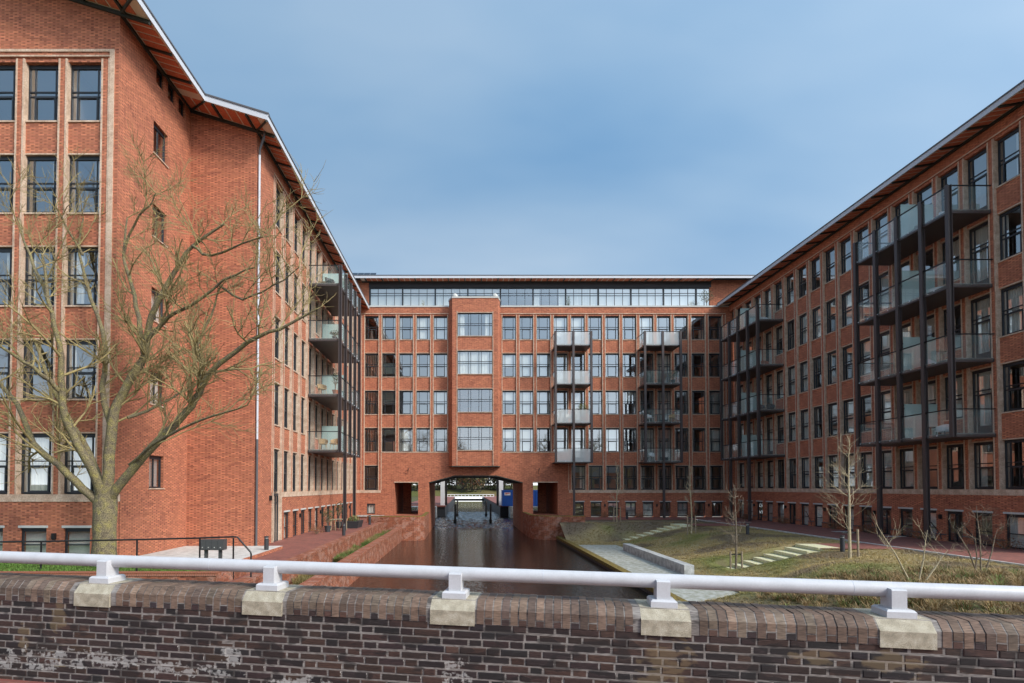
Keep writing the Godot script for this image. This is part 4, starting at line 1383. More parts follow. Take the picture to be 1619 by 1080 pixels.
func parapet() -> void:
	var F := parapet_frame()
	var r := RandomNumberGenerator.new()
	r.seed = 21
	var root := thing("bridge_parapet", "dark purple brick bridge parapet with rowlock coping and stone blocks", "wall", Vector3(0, -1.75, -4.7))
	var stains := wall_stains()
	var bm := mat("parapet_brick", Color.WHITE, 0.85)
	bm.vertex_color_use_as_albedo = true
	var grain := noise_tex(512, 0.03, 81, [Color8(196, 192, 190), Color8(226, 222, 220), Color8(250, 248, 246)], 0.22, 0.3)
	bm.albedo_texture = grain
	bm.uv1_scale = Vector3(1.0 / 10.24, 1.0 / 1.28, 1)
	bm.uv1_offset = Vector3(5.4 / 10.24, -0.85 / 1.28, 0)
	bm.detail_enabled = true
	bm.detail_albedo = stains
	bm.detail_uv_layer = BaseMaterial3D.DETAIL_UV_1
	bm.detail_blend_mode = BaseMaterial3D.BLEND_MODE_MIX
	var mm: StandardMaterial3D = bm.duplicate()
	mm.resource_name = "parapet_mortar"
	mm.roughness = 0.95
	# core with mortar, set back from the brick faces
	var mb := MB.new()
	mb.colored = true
	mb.col = Color(0.27, 0.245, 0.225)
	mb.box(Vector3(-7.0, -2.1, -0.37), Vector3(7.0, -1.085, -0.0035))
	mb.box(Vector3(-7.0, -1.085, -0.37), Vector3(7.0, -0.973, 0.001))
	mb.hull8([Vector3(-7, -0.973, 0.001), Vector3(7, -0.973, 0.001), Vector3(7, -0.973, -0.37), Vector3(-7, -0.973, -0.37), Vector3(-7, -0.907, -0.058), Vector3(7, -0.907, -0.058), Vector3(7, -0.907, -0.37), Vector3(-7, -0.907, -0.37)])
	part(root, "mortar_core", mb, mm, F)
	# wall bricks in Flemish-like bond
	var tones := [Color(0.055, 0.032, 0.03), Color(0.07, 0.04, 0.034), Color(0.045, 0.03, 0.03), Color(0.085, 0.045, 0.035), Color(0.033, 0.025, 0.026), Color(0.1, 0.055, 0.04)]
	var list := []
	var row := 0
	var y := -1.085
	while y > -2.0:
		var x := -6.9 + (0.165 if row % 2 else 0.0) + r.randf_range(-0.02, 0.02)
		var k := 0
		while x < 6.8:
			var l := 0.212 if k % 2 == 0 else 0.102
			l += r.randf_range(-0.006, 0.006)
			list.append([x, y - 0.0525, l])
			x += l + 0.0105
			k += 1
		y -= 0.0625
		row += 1
	# the ones in the photograph, nearest first
	var inside := []
	var rest := []
	for q in list:
		var s := seen(F * Vector3(q[0] + q[2] / 2, q[1] + 0.03, 0))
		if s.x > -20 and s.x < 1640 and s.y < 1085: inside.append(q)
		else: rest.append(q)
	inside.sort_custom(func(a, b): return (F * Vector3(a[0], a[1], 0)).length() - a[2] < (F * Vector3(b[0], b[1], 0)).length() - b[2])
	var bulk := MB.new()
	bulk.colored = true
	for i in inside.size() + rest.size():
		var q: Array = inside[i] if i < inside.size() else rest[i - inside.size()]
		var one := brick_shape(Vector3(q[0], q[1], -0.06), Vector3(q[0] + q[2], q[1] + 0.0525, 0.0), tones[r.randi() % tones.size()] * r.randf_range(0.55, 0.85), r)
		if i < 300: part(root, "brick", one, bm, F)
		else:
			bulk.v.append_array(one.v); bulk.n.append_array(one.n); bulk.uv.append_array(one.uv); bulk.c.append_array(one.c)
	part(root, "bricks", bulk, bm, F).set_meta("kind", "stuff")
	# stone blocks under the rail feet
	var sm := mat("granite_block", Color.WHITE, 0.85)
	tri_tex(sm, noise_tex(512, 0.02, 83, [Color8(136, 128, 110), Color8(160, 150, 130), Color8(176, 168, 150)], 0.35, 0.35), 0.9)
	var posts := [-3.35, -1.72, -0.09, 1.54, 3.17, 4.8]
	for k in [-2, -1]: posts.append(-3.35 + 1.63 * k)
	for px in posts:
		mb = MB.new()
		var w := 0.18
		var z1 := 0.014
		mb.hull8([Vector3(px - w, -1.1, z1), Vector3(px + w, -1.1, z1), Vector3(px + w, -1.1, -0.38), Vector3(px - w, -1.1, -0.38), Vector3(px - w, -0.985, z1), Vector3(px + w, -0.985, z1), Vector3(px + w, -0.985, -0.38), Vector3(px - w, -0.985, -0.38)])
		mb.hull8([Vector3(px - w, -0.985, z1), Vector3(px + w, -0.985, z1), Vector3(px + w, -0.985, -0.38), Vector3(px - w, -0.985, -0.38), Vector3(px - w, -0.905, -0.06), Vector3(px + w, -0.905, -0.06), Vector3(px + w, -0.905, -0.38), Vector3(px - w, -0.905, -0.38)])
		part(root, "stone_block", mb, sm, F)
	# rowlock coping: a chamfered brick in front, a plain one behind; every second front brick stands on a closer
	var ctones := [Color(0.2, 0.135, 0.098), Color(0.165, 0.112, 0.082), Color(0.235, 0.16, 0.115), Color(0.13, 0.09, 0.07), Color(0.185, 0.14, 0.102), Color(0.07, 0.05, 0.048)]
	var cm: StandardMaterial3D = bm.duplicate()
	cm.resource_name = "coping_brick"
	cm.detail_enabled = false
	var loose := MB.new()
	loose.colored = true
	var cx := -6.9
	var col := 0
	while cx < 6.9:
		var blocked := false
		for px in posts:
			if absf(cx - px) < 0.213: blocked = true
		if blocked:
			cx += 0.067
			continue
		var a := cx - 0.0285
		var b := cx + 0.0285
		var s := seen(F * Vector3(cx, -0.95, 0))
		var near := s.x > -15 and s.x < 1635
		var short_ := col % 2 == 1
		var yb := -1.03 if short_ else -1.082
		var f := MB.new()
		f.colored = true
		f.col = ctones[r.randi() % (5 if r.randf() < 0.93 else 6)] * r.randf_range(0.8, 1.2)
		var e := r.randf_range(-0.003, 0.004)
		var prof := [Vector2(0.004 + e, yb), Vector2(0.004 + e, -0.972), Vector2(-0.058, -0.903 + e), Vector2(-0.2, -0.903 + e), Vector2(-0.2, -1.0), Vector2(-0.08, yb)]
		for i in prof.size():
			var p: Vector2 = prof[i]
			var q: Vector2 = prof[(i + 1) % prof.size()]
			f.quad(Vector3(b, p.y, p.x), Vector3(b, q.y, q.x), Vector3(a, q.y, q.x), Vector3(a, p.y, p.x))
		for i in range(1, prof.size() - 1):
			f.tri(Vector3(b, prof[0].y, prof[0].x), Vector3(b, prof[i + 1].y, prof[i + 1].x), Vector3(b, prof[i].y, prof[i].x))
			f.tri(Vector3(a, prof[0].y, prof[0].x), Vector3(a, prof[i].y, prof[i].x), Vector3(a, prof[i + 1].y, prof[i + 1].x))
		var g := MB.new()
		g.colored = true
		g.col = ctones[r.randi() % 5] * r.randf_range(0.75, 1.1)
		var top := -0.903 + r.randf_range(-0.003, 0.003)
		g.box(Vector3(a, -0.98, -0.375), Vector3(b, top, -0.21))
		var parts := [["coping_brick", f], ["coping_brick", g]]
		if short_:
			var h := MB.new()
			h.colored = true
			h.col = tones[r.randi() % tones.size()] * r.randf_range(0.8, 1.3)
			h.box(Vector3(a, -1.083, -0.08), Vector3(b, -1.04, 0.005))
			parts.append(["closer_brick", h])
		for q in parts:
			if near: part(root, q[0], q[1], cm, F)
			else:
				var o: MB = q[1]
				loose.v.append_array(o.v); loose.n.append_array(o.n); loose.uv.append_array(o.uv); loose.c.append_array(o.c)
		cx += 0.067
		col += 1
	part(root, "coping_bricks", loose, cm, F).set_meta("kind", "stuff")
	# white tube rail on brackets
	var rail := thing("bridge_railing", "thick white painted tube railing on square brackets along the parapet", "railing", Vector3(0, -0.9, -4.75))
	mb = MB.new()
	var rz := -0.2
	var ry := -0.722
	mb.tube([Vector3(-7, ry, rz), Vector3(-1.97, ry, rz), Vector3(-1.962, ry, rz), Vector3(7, ry, rz)], [0.056, 0.056, 0.056, 0.056], 28)
	part(rail, "rail_tube", mb, M.white_paint, F)
	mb = MB.new()
	for x in [-2.33, 0.62, 2.9]:
		mb.tube([Vector3(x, ry, rz), Vector3(x + 0.004, ry, rz)], [0.0572, 0.0572], 28)
	part(rail, "joint_ring", mb, M.fascia_paint, F)
	for px in posts:
		mb = MB.new()
		var w := 0.05
		# foot plate with bevelled top
		mb.box(Vector3(px - 0.098, -0.905, -0.27), Vector3(px + 0.098, -0.862, -0.06))
		mb.hull8([Vector3(px - 0.098, -0.862, -0.06), Vector3(px + 0.098, -0.862, -0.06), Vector3(px + 0.098, -0.862, -0.27), Vector3(px - 0.098, -0.862, -0.27), Vector3(px - 0.085, -0.848, -0.073), Vector3(px + 0.085, -0.848, -0.073), Vector3(px + 0.085, -0.848, -0.257), Vector3(px - 0.085, -0.848, -0.257)])
		var br := part(rail, "bracket", mb, M.white_paint, F)
		mb = MB.new()
		var pr := [Vector2(-0.09, -0.848), Vector2(-0.09, -0.715), Vector2(-0.1, -0.705), Vector2(-0.155, -0.705), Vector2(-0.24, -0.775), Vector2(-0.24, -0.848)]
		for i in pr.size():
			var p: Vector2 = pr[i]
			var q: Vector2 = pr[(i + 1) % pr.size()]
			mb.quad(Vector3(px + w, p.y, p.x), Vector3(px + w, q.y, q.x), Vector3(px - w, q.y, q.x), Vector3(px - w, p.y, p.x))
		for i in range(1, pr.size() - 1):
			mb.tri(Vector3(px + w, pr[0].y, pr[0].x), Vector3(px + w, pr[i + 1].y, pr[i + 1].x), Vector3(px + w, pr[i].y, pr[i].x))
			mb.tri(Vector3(px - w, pr[0].y, pr[0].x), Vector3(px - w, pr[i].y, pr[i].x), Vector3(px - w, pr[i + 1].y, pr[i + 1].x))
		sub(br, "stem", mb.mesh(), M.white_paint)
	# bridge deck behind the parapet
	mb = MB.new()
	mb.box(Vector3(-30, -2.4, 0.0), Vector3(30, -1.8, 9.5))
	var dk := struct("pavement", mb, M.pavers)
	dk.transform = F
	mb = MB.new()
	mb.box(Vector3(-30, -6, -0.36), Vector3(-7.3, -1.0, 0))
	mb.box(Vector3(9.5, -6, -0.36), Vector3(30, -1.0, 0))
	var ab := inst(numbered("bridge_abutment"), mb.mesh(), M.red_brick)
	add_child(ab)
	ab.transform = F
	tag(ab, "brick bridge abutment walls at both ends of the parapet", "wall", "")

# ---------------------------------------------------------------- trees and plants
func bend(pts: Array, rads: Array, per: int, r: RandomNumberGenerator, wob: float) -> Array:
	var p := []
	var q := []
	for i in pts.size() - 1:
		for k in per:
			var t := float(k) / per
			var a: Vector3 = pts[maxi(i - 1, 0)]
			var d: Vector3 = pts[mini(i + 2, pts.size() - 1)]
			var v: Vector3 = (pts[i] as Vector3).cubic_interpolate(pts[i + 1], a, d, t)
			if i + k > 0: v += Vector3(r.randf_range(-1, 1), r.randf_range(-1, 1), r.randf_range(-1, 1)) * wob
			p.append(v)
			q.append(lerpf(rads[i], rads[i + 1], t))
	p.append(pts[-1])
	q.append(rads[-1])
	return [p, q]

func twig(mb: MB, at: Vector3, dir: Vector3, length: float, rad: float, level: int, r: RandomNumberGenerator, lift: float, least := 0.0095) -> void:
	var n := 5 if level > 1 else (4 if level == 1 else 3)
	var pts := [at]
	var rads := [rad]
	var d := dir.normalized()
	var p := at
	for i in n:
		d = (d + Vector3(r.randf_range(-1, 1), r.randf_range(-0.8, 1) + lift, r.randf_range(-1, 1)) * 0.24).normalized()
		p += d * length / n
		pts.append(p)
		rads.append(rad * (1.0 - 0.55 * float(i + 1) / n))
	mb.tube(pts, rads, 5 if level > 1 else 3, false)
	if level <= 0: return
	var kids := r.randi_range(5, 8) if level > 1 else r.randi_range(4, 6)
	for k in kids:
		var t := r.randf_range(0.25, 1.0)
		var i := clampi(int(t * n), 1, n)
		var dd: Vector3 = (pts[i] - pts[i - 1]).normalized()
		var side := dd.cross(Vector3(r.randf_range(-1, 1), r.randf_range(-1, 1), r.randf_range(-1, 1))).normalized()
		twig(mb, pts[i], (dd + side * r.randf_range(0.6, 1.1)), length * r.randf_range(0.4, 0.65), maxf(rads[i] * 0.7, least), level - 1, r, lift, least)

func big_tree() -> void:
	var r := RandomNumberGenerator.new()
	r.seed = 17
	var base := Vector3(-12.25, -2.7, -19.4)
	var t := thing("bare_tree", "large bare tree with mossy trunk in front of the left block", "tree", base)
	var px := func(x: float, y: float, dz: float) -> Vector3:   # limb points read off the photograph at the tree's distance, dz nearer
		var d := 19.4 - dz
		return Vector3((x - 735.0) * d / 900.0, (770.0 - y) * d / 900.0, -d)
	var mb := MB.new()
	var q := bend([base + Vector3(0, -0.15, 0), base + Vector3(0, 0.35, 0), px.call(167, 850, 0), px.call(167, 795, 0), px.call(170, 770, 0)], [0.52, 0.39, 0.35, 0.37, 0.3], 3, r, 0.015)
	mb.tube(q[0], q[1], 14)
	part(t, "trunk", mb, M.mossy_bark)
	var limbs := [
		[[[168, 800, 0], [188, 770, 0.1], [225, 722, 0.3], [290, 655, 0.6], [312, 622, 0.7], [330, 590, 0.9], [390, 540, 1.2], [440, 518, 1.4], [500, 486, 1.6]], 0.17],
		[[[312, 622, 0.7], [316, 590, 0.5], [318, 570, 0.4], [310, 545, 0.2], [330, 500, 0.0], [345, 450, -0.2]], 0.09],
		[[[168, 800, 0], [172, 720, -0.2], [180, 650, -0.4], [200, 610, -0.5], [225, 560, -0.6], [236, 500, -0.6], [270, 430, -0.5], [300, 385, -0.4], [350, 350, -0.2]], 0.2],
		[[[225, 560, -0.6], [215, 500, -1.0], [205, 450, -1.3], [190, 400, -1.6], [195, 340, -1.8]], 0.1],
		[[[225, 545, -0.6], [262, 500, -0.2], [300, 480, 0.3], [350, 440, 0.7], [400, 420, 1.0]], 0.08],
		[[[176, 690, -0.3], [160, 610, -0.9], [165, 550, -1.3], [140, 470, -1.8], [120, 400, -2.1], [125, 340, -2.2]], 0.11],
		[[[166, 800, 0], [145, 740, 0.5], [110, 680, 0.9], [95, 620, 1.1], [90, 540, 1.3], [70, 470, 1.5], [60, 400, 1.6]], 0.16],
		[[[164, 802, 0], [130, 772, 0.3], [90, 735, 0.4], [50, 700, 0.3], [25, 640, 0.1], [-20, 590, -0.3], [-60, 560, -0.6]], 0.15],
		[[[95, 620, 1.1], [60, 590, 1.6], [20, 560, 2.0], [-40, 520, 2.3]], 0.08],
		[[[170, 795, 0], [140, 720, -0.8], [100, 650, -1.6], [70, 590, -2.2], [40, 500, -2.6], [10, 420, -2.9]], 0.12],
		[[[200, 660, -0.4], [250, 640, -1.2], [300, 610, -1.9], [340, 590, -2.4]], 0.06],
		[[[190, 400, -1.6], [205, 350, -1.2], [230, 320, -0.8], [240, 300, -0.6]], 0.05],
		[[[125, 400, -2.1], [95, 350, -1.8], [80, 320, -1.4]], 0.05],
		[[[300, 385, -0.4], [330, 400, 0.6], [380, 380, 1.4], [420, 370, 2.0]], 0.05],
		[[[70, 470, 1.5], [40, 400, 1.0], [20, 340, 0.5]], 0.06],
		[[[345, 450, -0.2], [380, 470, 0.6], [430, 450, 1.2], [470, 420, 1.6]], 0.045],
		[[[205, 735, 0.2], [260, 690, 1.2], [330, 660, 2.0], [390, 640, 2.6]], 0.06]]
	var crown := MB.new()
	for L in limbs:
		var pts := []
		var rads := []
		var k: int = L[0].size()
		for i in k:
			pts.append(px.call(L[0][i][0], L[0][i][1], L[0][i][2]))
			rads.append(maxf(L[1] * pow(1.0 - float(i) / k, 0.8), 0.012))
		var s := bend(pts, rads, 3, r, 0.035)
		mb = MB.new()
		mb.tube(s[0], s[1], 9)
		part(t, "limb", mb, M.mossy_bark)
		var m: int = s[0].size()
		for i in range(int(m * 0.22), m):
			if r.randf() < 0.08: continue
			var dd: Vector3 = (s[0][mini(i + 1, m - 1)] - s[0][maxi(i - 1, 0)]).normalized()
			var side := dd.cross(Vector3(r.randf_range(-1, 1), r.randf_range(-0.6, 0.6), r.randf_range(-1, 1))).normalized()
			side.y = absf(side.y) * 0.7 if r.randf() < 0.75 else side.y
			var f := float(i) / m
			var big := r.randf() < 0.72
			twig(crown, s[0][i], dd * 0.5 + side, r.randf_range(1.3, 2.6) * (1.1 - 0.35 * f) if big else r.randf_range(0.5, 1.0), clampf(s[1][i] * 0.5, 0.02, 0.045) if big else 0.013, 2 if big else 1, r, 0.25)
	part(t, "crown", crown, M.twig_bark)

func young_tree(label: String, base: Vector3, high: float, spread: float, stakes: int, seed_: int, bark: Material, group := "young bare trees on the right bank", first := 0.3, slim := 1.0, fine := 0.018) -> void:
	var r := RandomNumberGenerator.new()
	r.seed = seed_
	var t := thing("young_tree", label, "tree", base, 0.0, group)
	var mb := MB.new()
	var q := bend([Vector3(0, -0.1, 0), Vector3(r.randf_range(-0.04, 0.04), high * 0.35, 0.02), Vector3(r.randf_range(-0.1, 0.1), high * 0.7, -0.03), Vector3(r.randf_range(-0.12, 0.12), high, 0)], [0.07 * slim, 0.055 * slim, 0.03 * slim, 0.008], 4, r, 0.012)
	mb.tube(q[0], q[1], 8)
	local_part(t, "trunk", mb, bark)
	var crown := MB.new()
	var n := int(26 * spread / 1.2)
	for i in n:
		var f := lerpf(first, 0.97, (i + r.randf()) / n)
		var k := clampi(int(f * (q[0].size() - 1)), 1, q[0].size() - 1)
		var a := r.randf() * TAU
		var up := 0.5 + 0.5 * f
		twig(crown, q[0][k], Vector3(cos(a), up, sin(a)), spread * (1.15 - 0.75 * f) * r.randf_range(0.7, 1.2), fine, 1, r, 0.2, fine * 0.55)
	local_part(t, "crown", crown, bark)
	for s in stakes:
		var st := MB.new()
		var sx := (0.28 if s == 0 else -0.28) * (1.0 if stakes > 1 else 1.2)
		st.tube([Vector3(sx, -0.2, 0.05), Vector3(sx * 0.95, 1.25, 0.05)], [0.045, 0.045], 8)
		local_part(t, "stake", st, M.stake_wood)
	if stakes > 0:
		var tie := MB.new()
		tie.box(Vector3(-0.3, 1.08, 0.0), Vector3(0.3, 1.14, 0.012))
		local_part(t, "tree_tie", tie, M.black_steel)

func leafy(mb: MB, at: Vector3, size: Vector3, n: int, leaf: float, cols: Array, r: RandomNumberGenerator, upright := 0.3) -> void:
	mb.colored = true
	for i in n:
		var d := Vector3(r.randfn(), r.randfn(), r.randfn()).normalized() * pow(r.randf(), 0.4)
		var p := at + d * size
		var ax := Vector3(r.randfn(), r.randfn() + upright, r.randfn()).normalized() * leaf * r.randf_range(0.6, 1.3)
		var sd := ax.cross(Vector3(r.randfn(), r.randfn(), r.randfn())).normalized() * leaf * 0.38
		mb.col = (cols[r.randi() % cols.size()] as Color) * r.randf_range(0.7, 1.3)
		mb.quad(p - ax * 0.5, p + sd * 0.5, p + ax * 0.5, p - sd * 0.5)

func pot_plant(called: String, label: String, category: String, at: Vector3, pot_r: float, pot_h: float, size: Vector3, stem: float, leaf: float, n: int, cols: Array, potm: Material, seed_: int) -> void:
	var r := RandomNumberGenerator.new()
	r.seed = seed_
	var t := thing(called, label, category, at)
	var mb := MB.new()
	if pot_r > 0:
		mb.tube([Vector3(0, 0, 0), Vector3(0, pot_h * 0.85, 0), Vector3(0, pot_h * 0.86, 0), Vector3(0, pot_h, 0)], [pot_r * 0.72, pot_r, pot_r * 1.1, pot_r * 1.1], 12)
		local_part(t, "pot", mb, potm)
	var c := Vector3(0, pot_h + stem + size.y * 0.8, 0)
	mb = MB.new()
	for k in 5:
		var a := TAU * k / 5.0
		mb.tube([Vector3(0, pot_h * 0.9, 0), Vector3(0, pot_h + stem * 0.7, 0) + Vector3(cos(a), 0, sin(a)) * 0.02, c + Vector3(cos(a) * size.x * 0.6, size.y * 0.3, sin(a) * size.z * 0.6)], [0.025, 0.02, 0.006], 5)
	local_part(t, "stem", mb, M.young_bark)
	mb = MB.new()
	leafy(mb, c, size, n, leaf, cols, r)
	local_part(t, "foliage", mb, M.leaf)

func broom(label: String, base: Vector3, stems: Array, seed_: int, bark: Material) -> void:
	var r := RandomNumberGenerator.new()
	r.seed = seed_
	var t := thing("bare_shrub", label, "shrub", base, 0.0, "bare shrubs by the path")
	for s in stems:
		var mb := MB.new()
		mb.tube([Vector3(s[2], -0.1, 0), Vector3(s[2] + s[0] * 0.5, s[1] * 0.5, 0.05), Vector3(s[2] + s[0] * 0.8, s[1] * 0.8, 0), Vector3(s[2] + s[0], s[1], 0)], [0.026, 0.02, 0.012, 0.006], 6)
		local_part(t, "stem", mb, bark)
	var c := MB.new()
	for s in stems:
		for k in 6:
			var f := r.randf_range(0.35, 1.0)
			var a := r.randf() * TAU
			twig(c, Vector3(s[2] + s[0] * f, s[1] * f, 0), Vector3(cos(a), 0.8, sin(a)), r.randf_range(0.4, 0.9), 0.007, 1, r, 0.2, 0.0045)
	local_part(t, "twigs", c, bark)

func planting() -> void:
	big_tree()
	young_tree("slim young tree between two thin stakes nearest the arch", Vector3(12.7, -2.9, -47.6), 5.0, 0.9, 2, 31, M.pale_bark, "young bare trees on the right bank", 0.35, 0.8)
	young_tree("young tree with bent tip standing at the top of the far stairs", Vector3(15.4, bank_h(15.4, -38.8), -38.8), 4.6, 0.8, 2, 32, M.pale_bark, "young bare trees on the right bank", 0.4, 0.85)
	young_tree("dense young tree held by two thick stakes in the middle of the slope", Vector3(12.85, bank_h(12.85, -27.1), -27.1), 4.3, 1.15, 2, 33, M.young_bark, "young bare trees on the right bank", 0.33, 0.9, 0.012)
	young_tree("pale young tree with upright branches beside the near stairs", Vector3(16.1, bank_h(16.1, -23.9), -23.9), 4.9, 1.7, 1, 34, M.pale_bark, "young bare trees on the right bank", 0.3, 1.0, 0.01)
	broom("bare shrub with a few pale crooked stems in the dry planting", Vector3(13.4, -3.0, -17.2), [[-1.1, 1.9, 0.1], [0.35, 1.7, 0.2], [0.9, 1.1, 0.25]], 35, M.pale_bark)
	broom("thin bare shrub with short stakes at the right edge near the path", Vector3(17.7, -2.95, -19.6), [[-0.1, 2.3, 0.0], [0.5, 1.5, 0.1], [-0.7, 1.5, -0.1], [0.05, 1.2, -0.2]], 36, M.young_bark)
	var dark := [Color(0.03, 0.06, 0.02), Color(0.045, 0.08, 0.025), Color(0.06, 0.1, 0.03)]
	var olive := [Color(0.12, 0.14, 0.07), Color(0.16, 0.17, 0.09), Color(0.09, 0.11, 0.05)]
	var rust := [Color(0.22, 0.09, 0.04), Color(0.28, 0.13, 0.05), Color(0.18, 0.1, 0.05)]
	var yellow := [Color(0.2, 0.22, 0.04), Color(0.12, 0.17, 0.04), Color(0.28, 0.24, 0.06)]
	pot_plant("potted_shrub", "dark green potted shrub by the left wing doors, nearer of two", "plant", Vector3(-8.95, -2.93, -37.2), 0.22, 0.4, Vector3(0.45, 0.5, 0.45), 0.25, 0.11, 260, dark, M.anthracite, 41)
	pot_plant("potted_shrub", "round dark green potted shrub by the left wing doors, farther of two", "plant", Vector3(-9.0, -2.93, -40.8), 0.24, 0.45, Vector3(0.5, 0.55, 0.5), 0.5, 0.11, 300, dark, M.anthracite, 42)
	pot_plant("rust_shrub", "rust brown low shrub at the left wing wall beside the path", "shrub", Vector3(-9.2, -2.93, -35.4), 0.0, 0.0, Vector3(0.5, 0.3, 0.6), 0.05, 0.08, 320, rust, M.anthracite, 43)
	pot_plant("olive_tree", "small olive tree on the roof terrace at the right end", "tree", Vector3(23.8, 17.2, -55.6), 0.3, 0.5, Vector3(0.75, 0.6, 0.6), 0.6, 0.12, 420, olive, M.anthracite, 44)
	pot_plant("cypress", "slim dark cypress on the roof terrace in front of the penthouse glass", "tree", Vector3(10.2, 17.2, -55.7), 0.2, 0.35, Vector3(0.22, 0.75, 0.22), 0.05, 0.09, 320, dark, M.anthracite, 45)
	pot_plant("terrace_shrub", "thin pale shrub on the roof terrace left of the oriel", "shrub", Vector3(-4.1, 17.2, -55.6), 0.15, 0.3, Vector3(0.18, 0.4, 0.18), 0.2, 0.07, 90, yellow, M.anthracite, 46)
	pot_plant("balcony_shrub", "bushy yellow green shrub on the third frosted balcony above the path", "shrub", Vector3(11.0, 6.0, -52.9), 0.3, 0.5, Vector3(0.65, 0.55, 0.4), 0.35, 0.12, 460, yellow, M.terracotta, 47)
	pot_plant("balcony_plant", "upright plant in a white pot on the frosted balcony, left of the bushy shrub", "plant", Vector3(8.9, 6.0, -52.9), 0.2, 0.45, Vector3(0.3, 0.35, 0.3), 0.3, 0.1, 120, yellow, M.cushion_white, 48)
	pot_plant("balcony_plant", "green plant in terracotta pot on the second lowest left balcony", "plant", Vector3(-8.5, 6.0 , -37.2), 0.2, 0.35, Vector3(0.3, 0.45, 0.3), 0.4, 0.16, 90, dark, M.terracotta, 49)
	pot_plant("balcony_plant", "low green plant on the left balcony with the round white table", "plant", Vector3(-8.6, 9.62, -37.4), 0.16, 0.3, Vector3(0.35, 0.25, 0.3), 0.05, 0.13, 90, dark, M.anthracite, 50)
	pot_plant("balcony_plant", "green plant on the right end of the second grey balcony of the rear building", "plant", Vector3(19.4, 9.62, -52.8), 0.2, 0.35, Vector3(0.35, 0.4, 0.3), 0.2, 0.12, 160, dark, M.anthracite, 51)
	pot_plant("balcony_plant", "dark twiggy plants on the lowest frosted balcony beside the arch", "plant", Vector3(10.8, 2.42, -52.7), 0.25, 0.35, Vector3(0.6, 0.35, 0.3), 0.1, 0.1, 200, olive, M.anthracite, 52)
	# low rust hedges along the doors of the right and rear wings
	var k := 0
	for p in [Vector3(24.9, -2.88, -50.5), Vector3(24.9, -2.88, -44.6), Vector3(24.9, -2.88, -38.6), Vector3(24.9, -2.88, -35.2), Vector3(24.9, -2.88, -31.3), Vector3(24.9, -2.88, -26.3)]:
		pot_plant("rust_hedge", ["low rust hedge at the foot of the right wing, in the far corner", "low rust hedge at the foot of the right wing under the far balconies", "low rust hedge at the foot of the right wing between the balcony stacks", "low rust hedge at the foot of the right wing behind the white doorstep", "low rust hedge at the foot of the right wing between the near balcony posts", "low rust hedge at the foot of the right wing at the right edge"][k], "hedge", p, 0.0, 0.0, Vector3(0.35, 0.3, 1.1), 0.05, 0.09, 420, rust, M.anthracite, 60 + k)
		k += 1
	k = 0
	for x in [13.1, 16.4, 21.4]:
		pot_plant("rust_hedge", ["low rust hedge at the rear building doors behind the slim staked tree", "low rust hedge at the rear building below the balcony post", "low rust hedge at the rear building near the right corner"][k], "hedge", Vector3(x, -2.88, -53.7), 0.0, 0.0, Vector3(0.8, 0.3, 0.3), 0.05, 0.09, 330, rust, M.anthracite, 70 + k)
		k += 1
	# houses and trees on the street behind the camera: the rear windows mirror them
	var r := RandomNumberGenerator.new()
	r.seed = 90
	for hx in [-33.0, -20.0, -7.0, 6.0, 19.0, 32.0, 45.0]:
		var h := thing("street_house", "dark brick house across the street behind the bridge, mirrored in the lower rear windows", "house", Vector3(hx, -2.9, 52), 0.0, "houses across the street behind the bridge")
		var hb := MB.new()
		hb.box(Vector3(-6.4, 0, 0), Vector3(6.4, 6.3, 9))
		local_part(h, "wall", hb, M.red_brick)
		hb = MB.new()
		hb.hull8([Vector3(-6.5, 6.3, 9.3), Vector3(6.5, 6.3, 9.3), Vector3(6.5, 6.3, -0.3), Vector3(-6.5, 6.3, -0.3), Vector3(-6.5, 9.6, 4.6), Vector3(6.5, 9.6, 4.6), Vector3(6.5, 9.6, 4.4), Vector3(-6.5, 9.6, 4.4)])
		local_part(h, "roof", hb, M.roof_felt)
		for wx in [-4.6, -1.6, 1.6, 4.6]:
			for wy in [0.9, 3.8]:
				hb = MB.new()
				hb.box(Vector3(wx - 0.7, wy, -0.05), Vector3(wx + 0.7, wy + 1.7, 0.0))
				local_part(h, "window", hb, M.window_paint)
	k = 0
	for p in [Vector3(-26, -2.9, 26), Vector3(-13, -2.9, 30), Vector3(-3, -2.9, 34), Vector3(9, -2.9, 28), Vector3(19, -2.9, 33), Vector3(30, -2.9, 27), Vector3(42, -2.9, 31)]:
		var t := thing("street_tree", "bare street tree behind the bridge, mirrored in the rear windows", "tree", p, 0.0, "bare street trees behind the bridge")
		var mb := MB.new()
		var hh := r.randf_range(11.0, 14.5)
		mb.tube([Vector3(0, -0.1, 0), Vector3(0.1, 3, 0), Vector3(0, hh * 0.6, 0.1), Vector3(0.1, hh, 0)], [0.35, 0.28, 0.17, 0.03], 8)
		local_part(t, "trunk", mb, M.mossy_bark)
		mb = MB.new()
		for i in 34:
			var f := r.randf_range(0.25, 0.95)
			var a := r.randf() * TAU
			twig(mb, Vector3(0.05, hh * f, 0), Vector3(cos(a), r.randf_range(0.3, 1.0), sin(a)), hh * 0.36 * (1.15 - 0.6 * f), 0.07, 2, r, 0.2)
		local_part(t, "crown", mb, M.twig_bark)
		k += 1

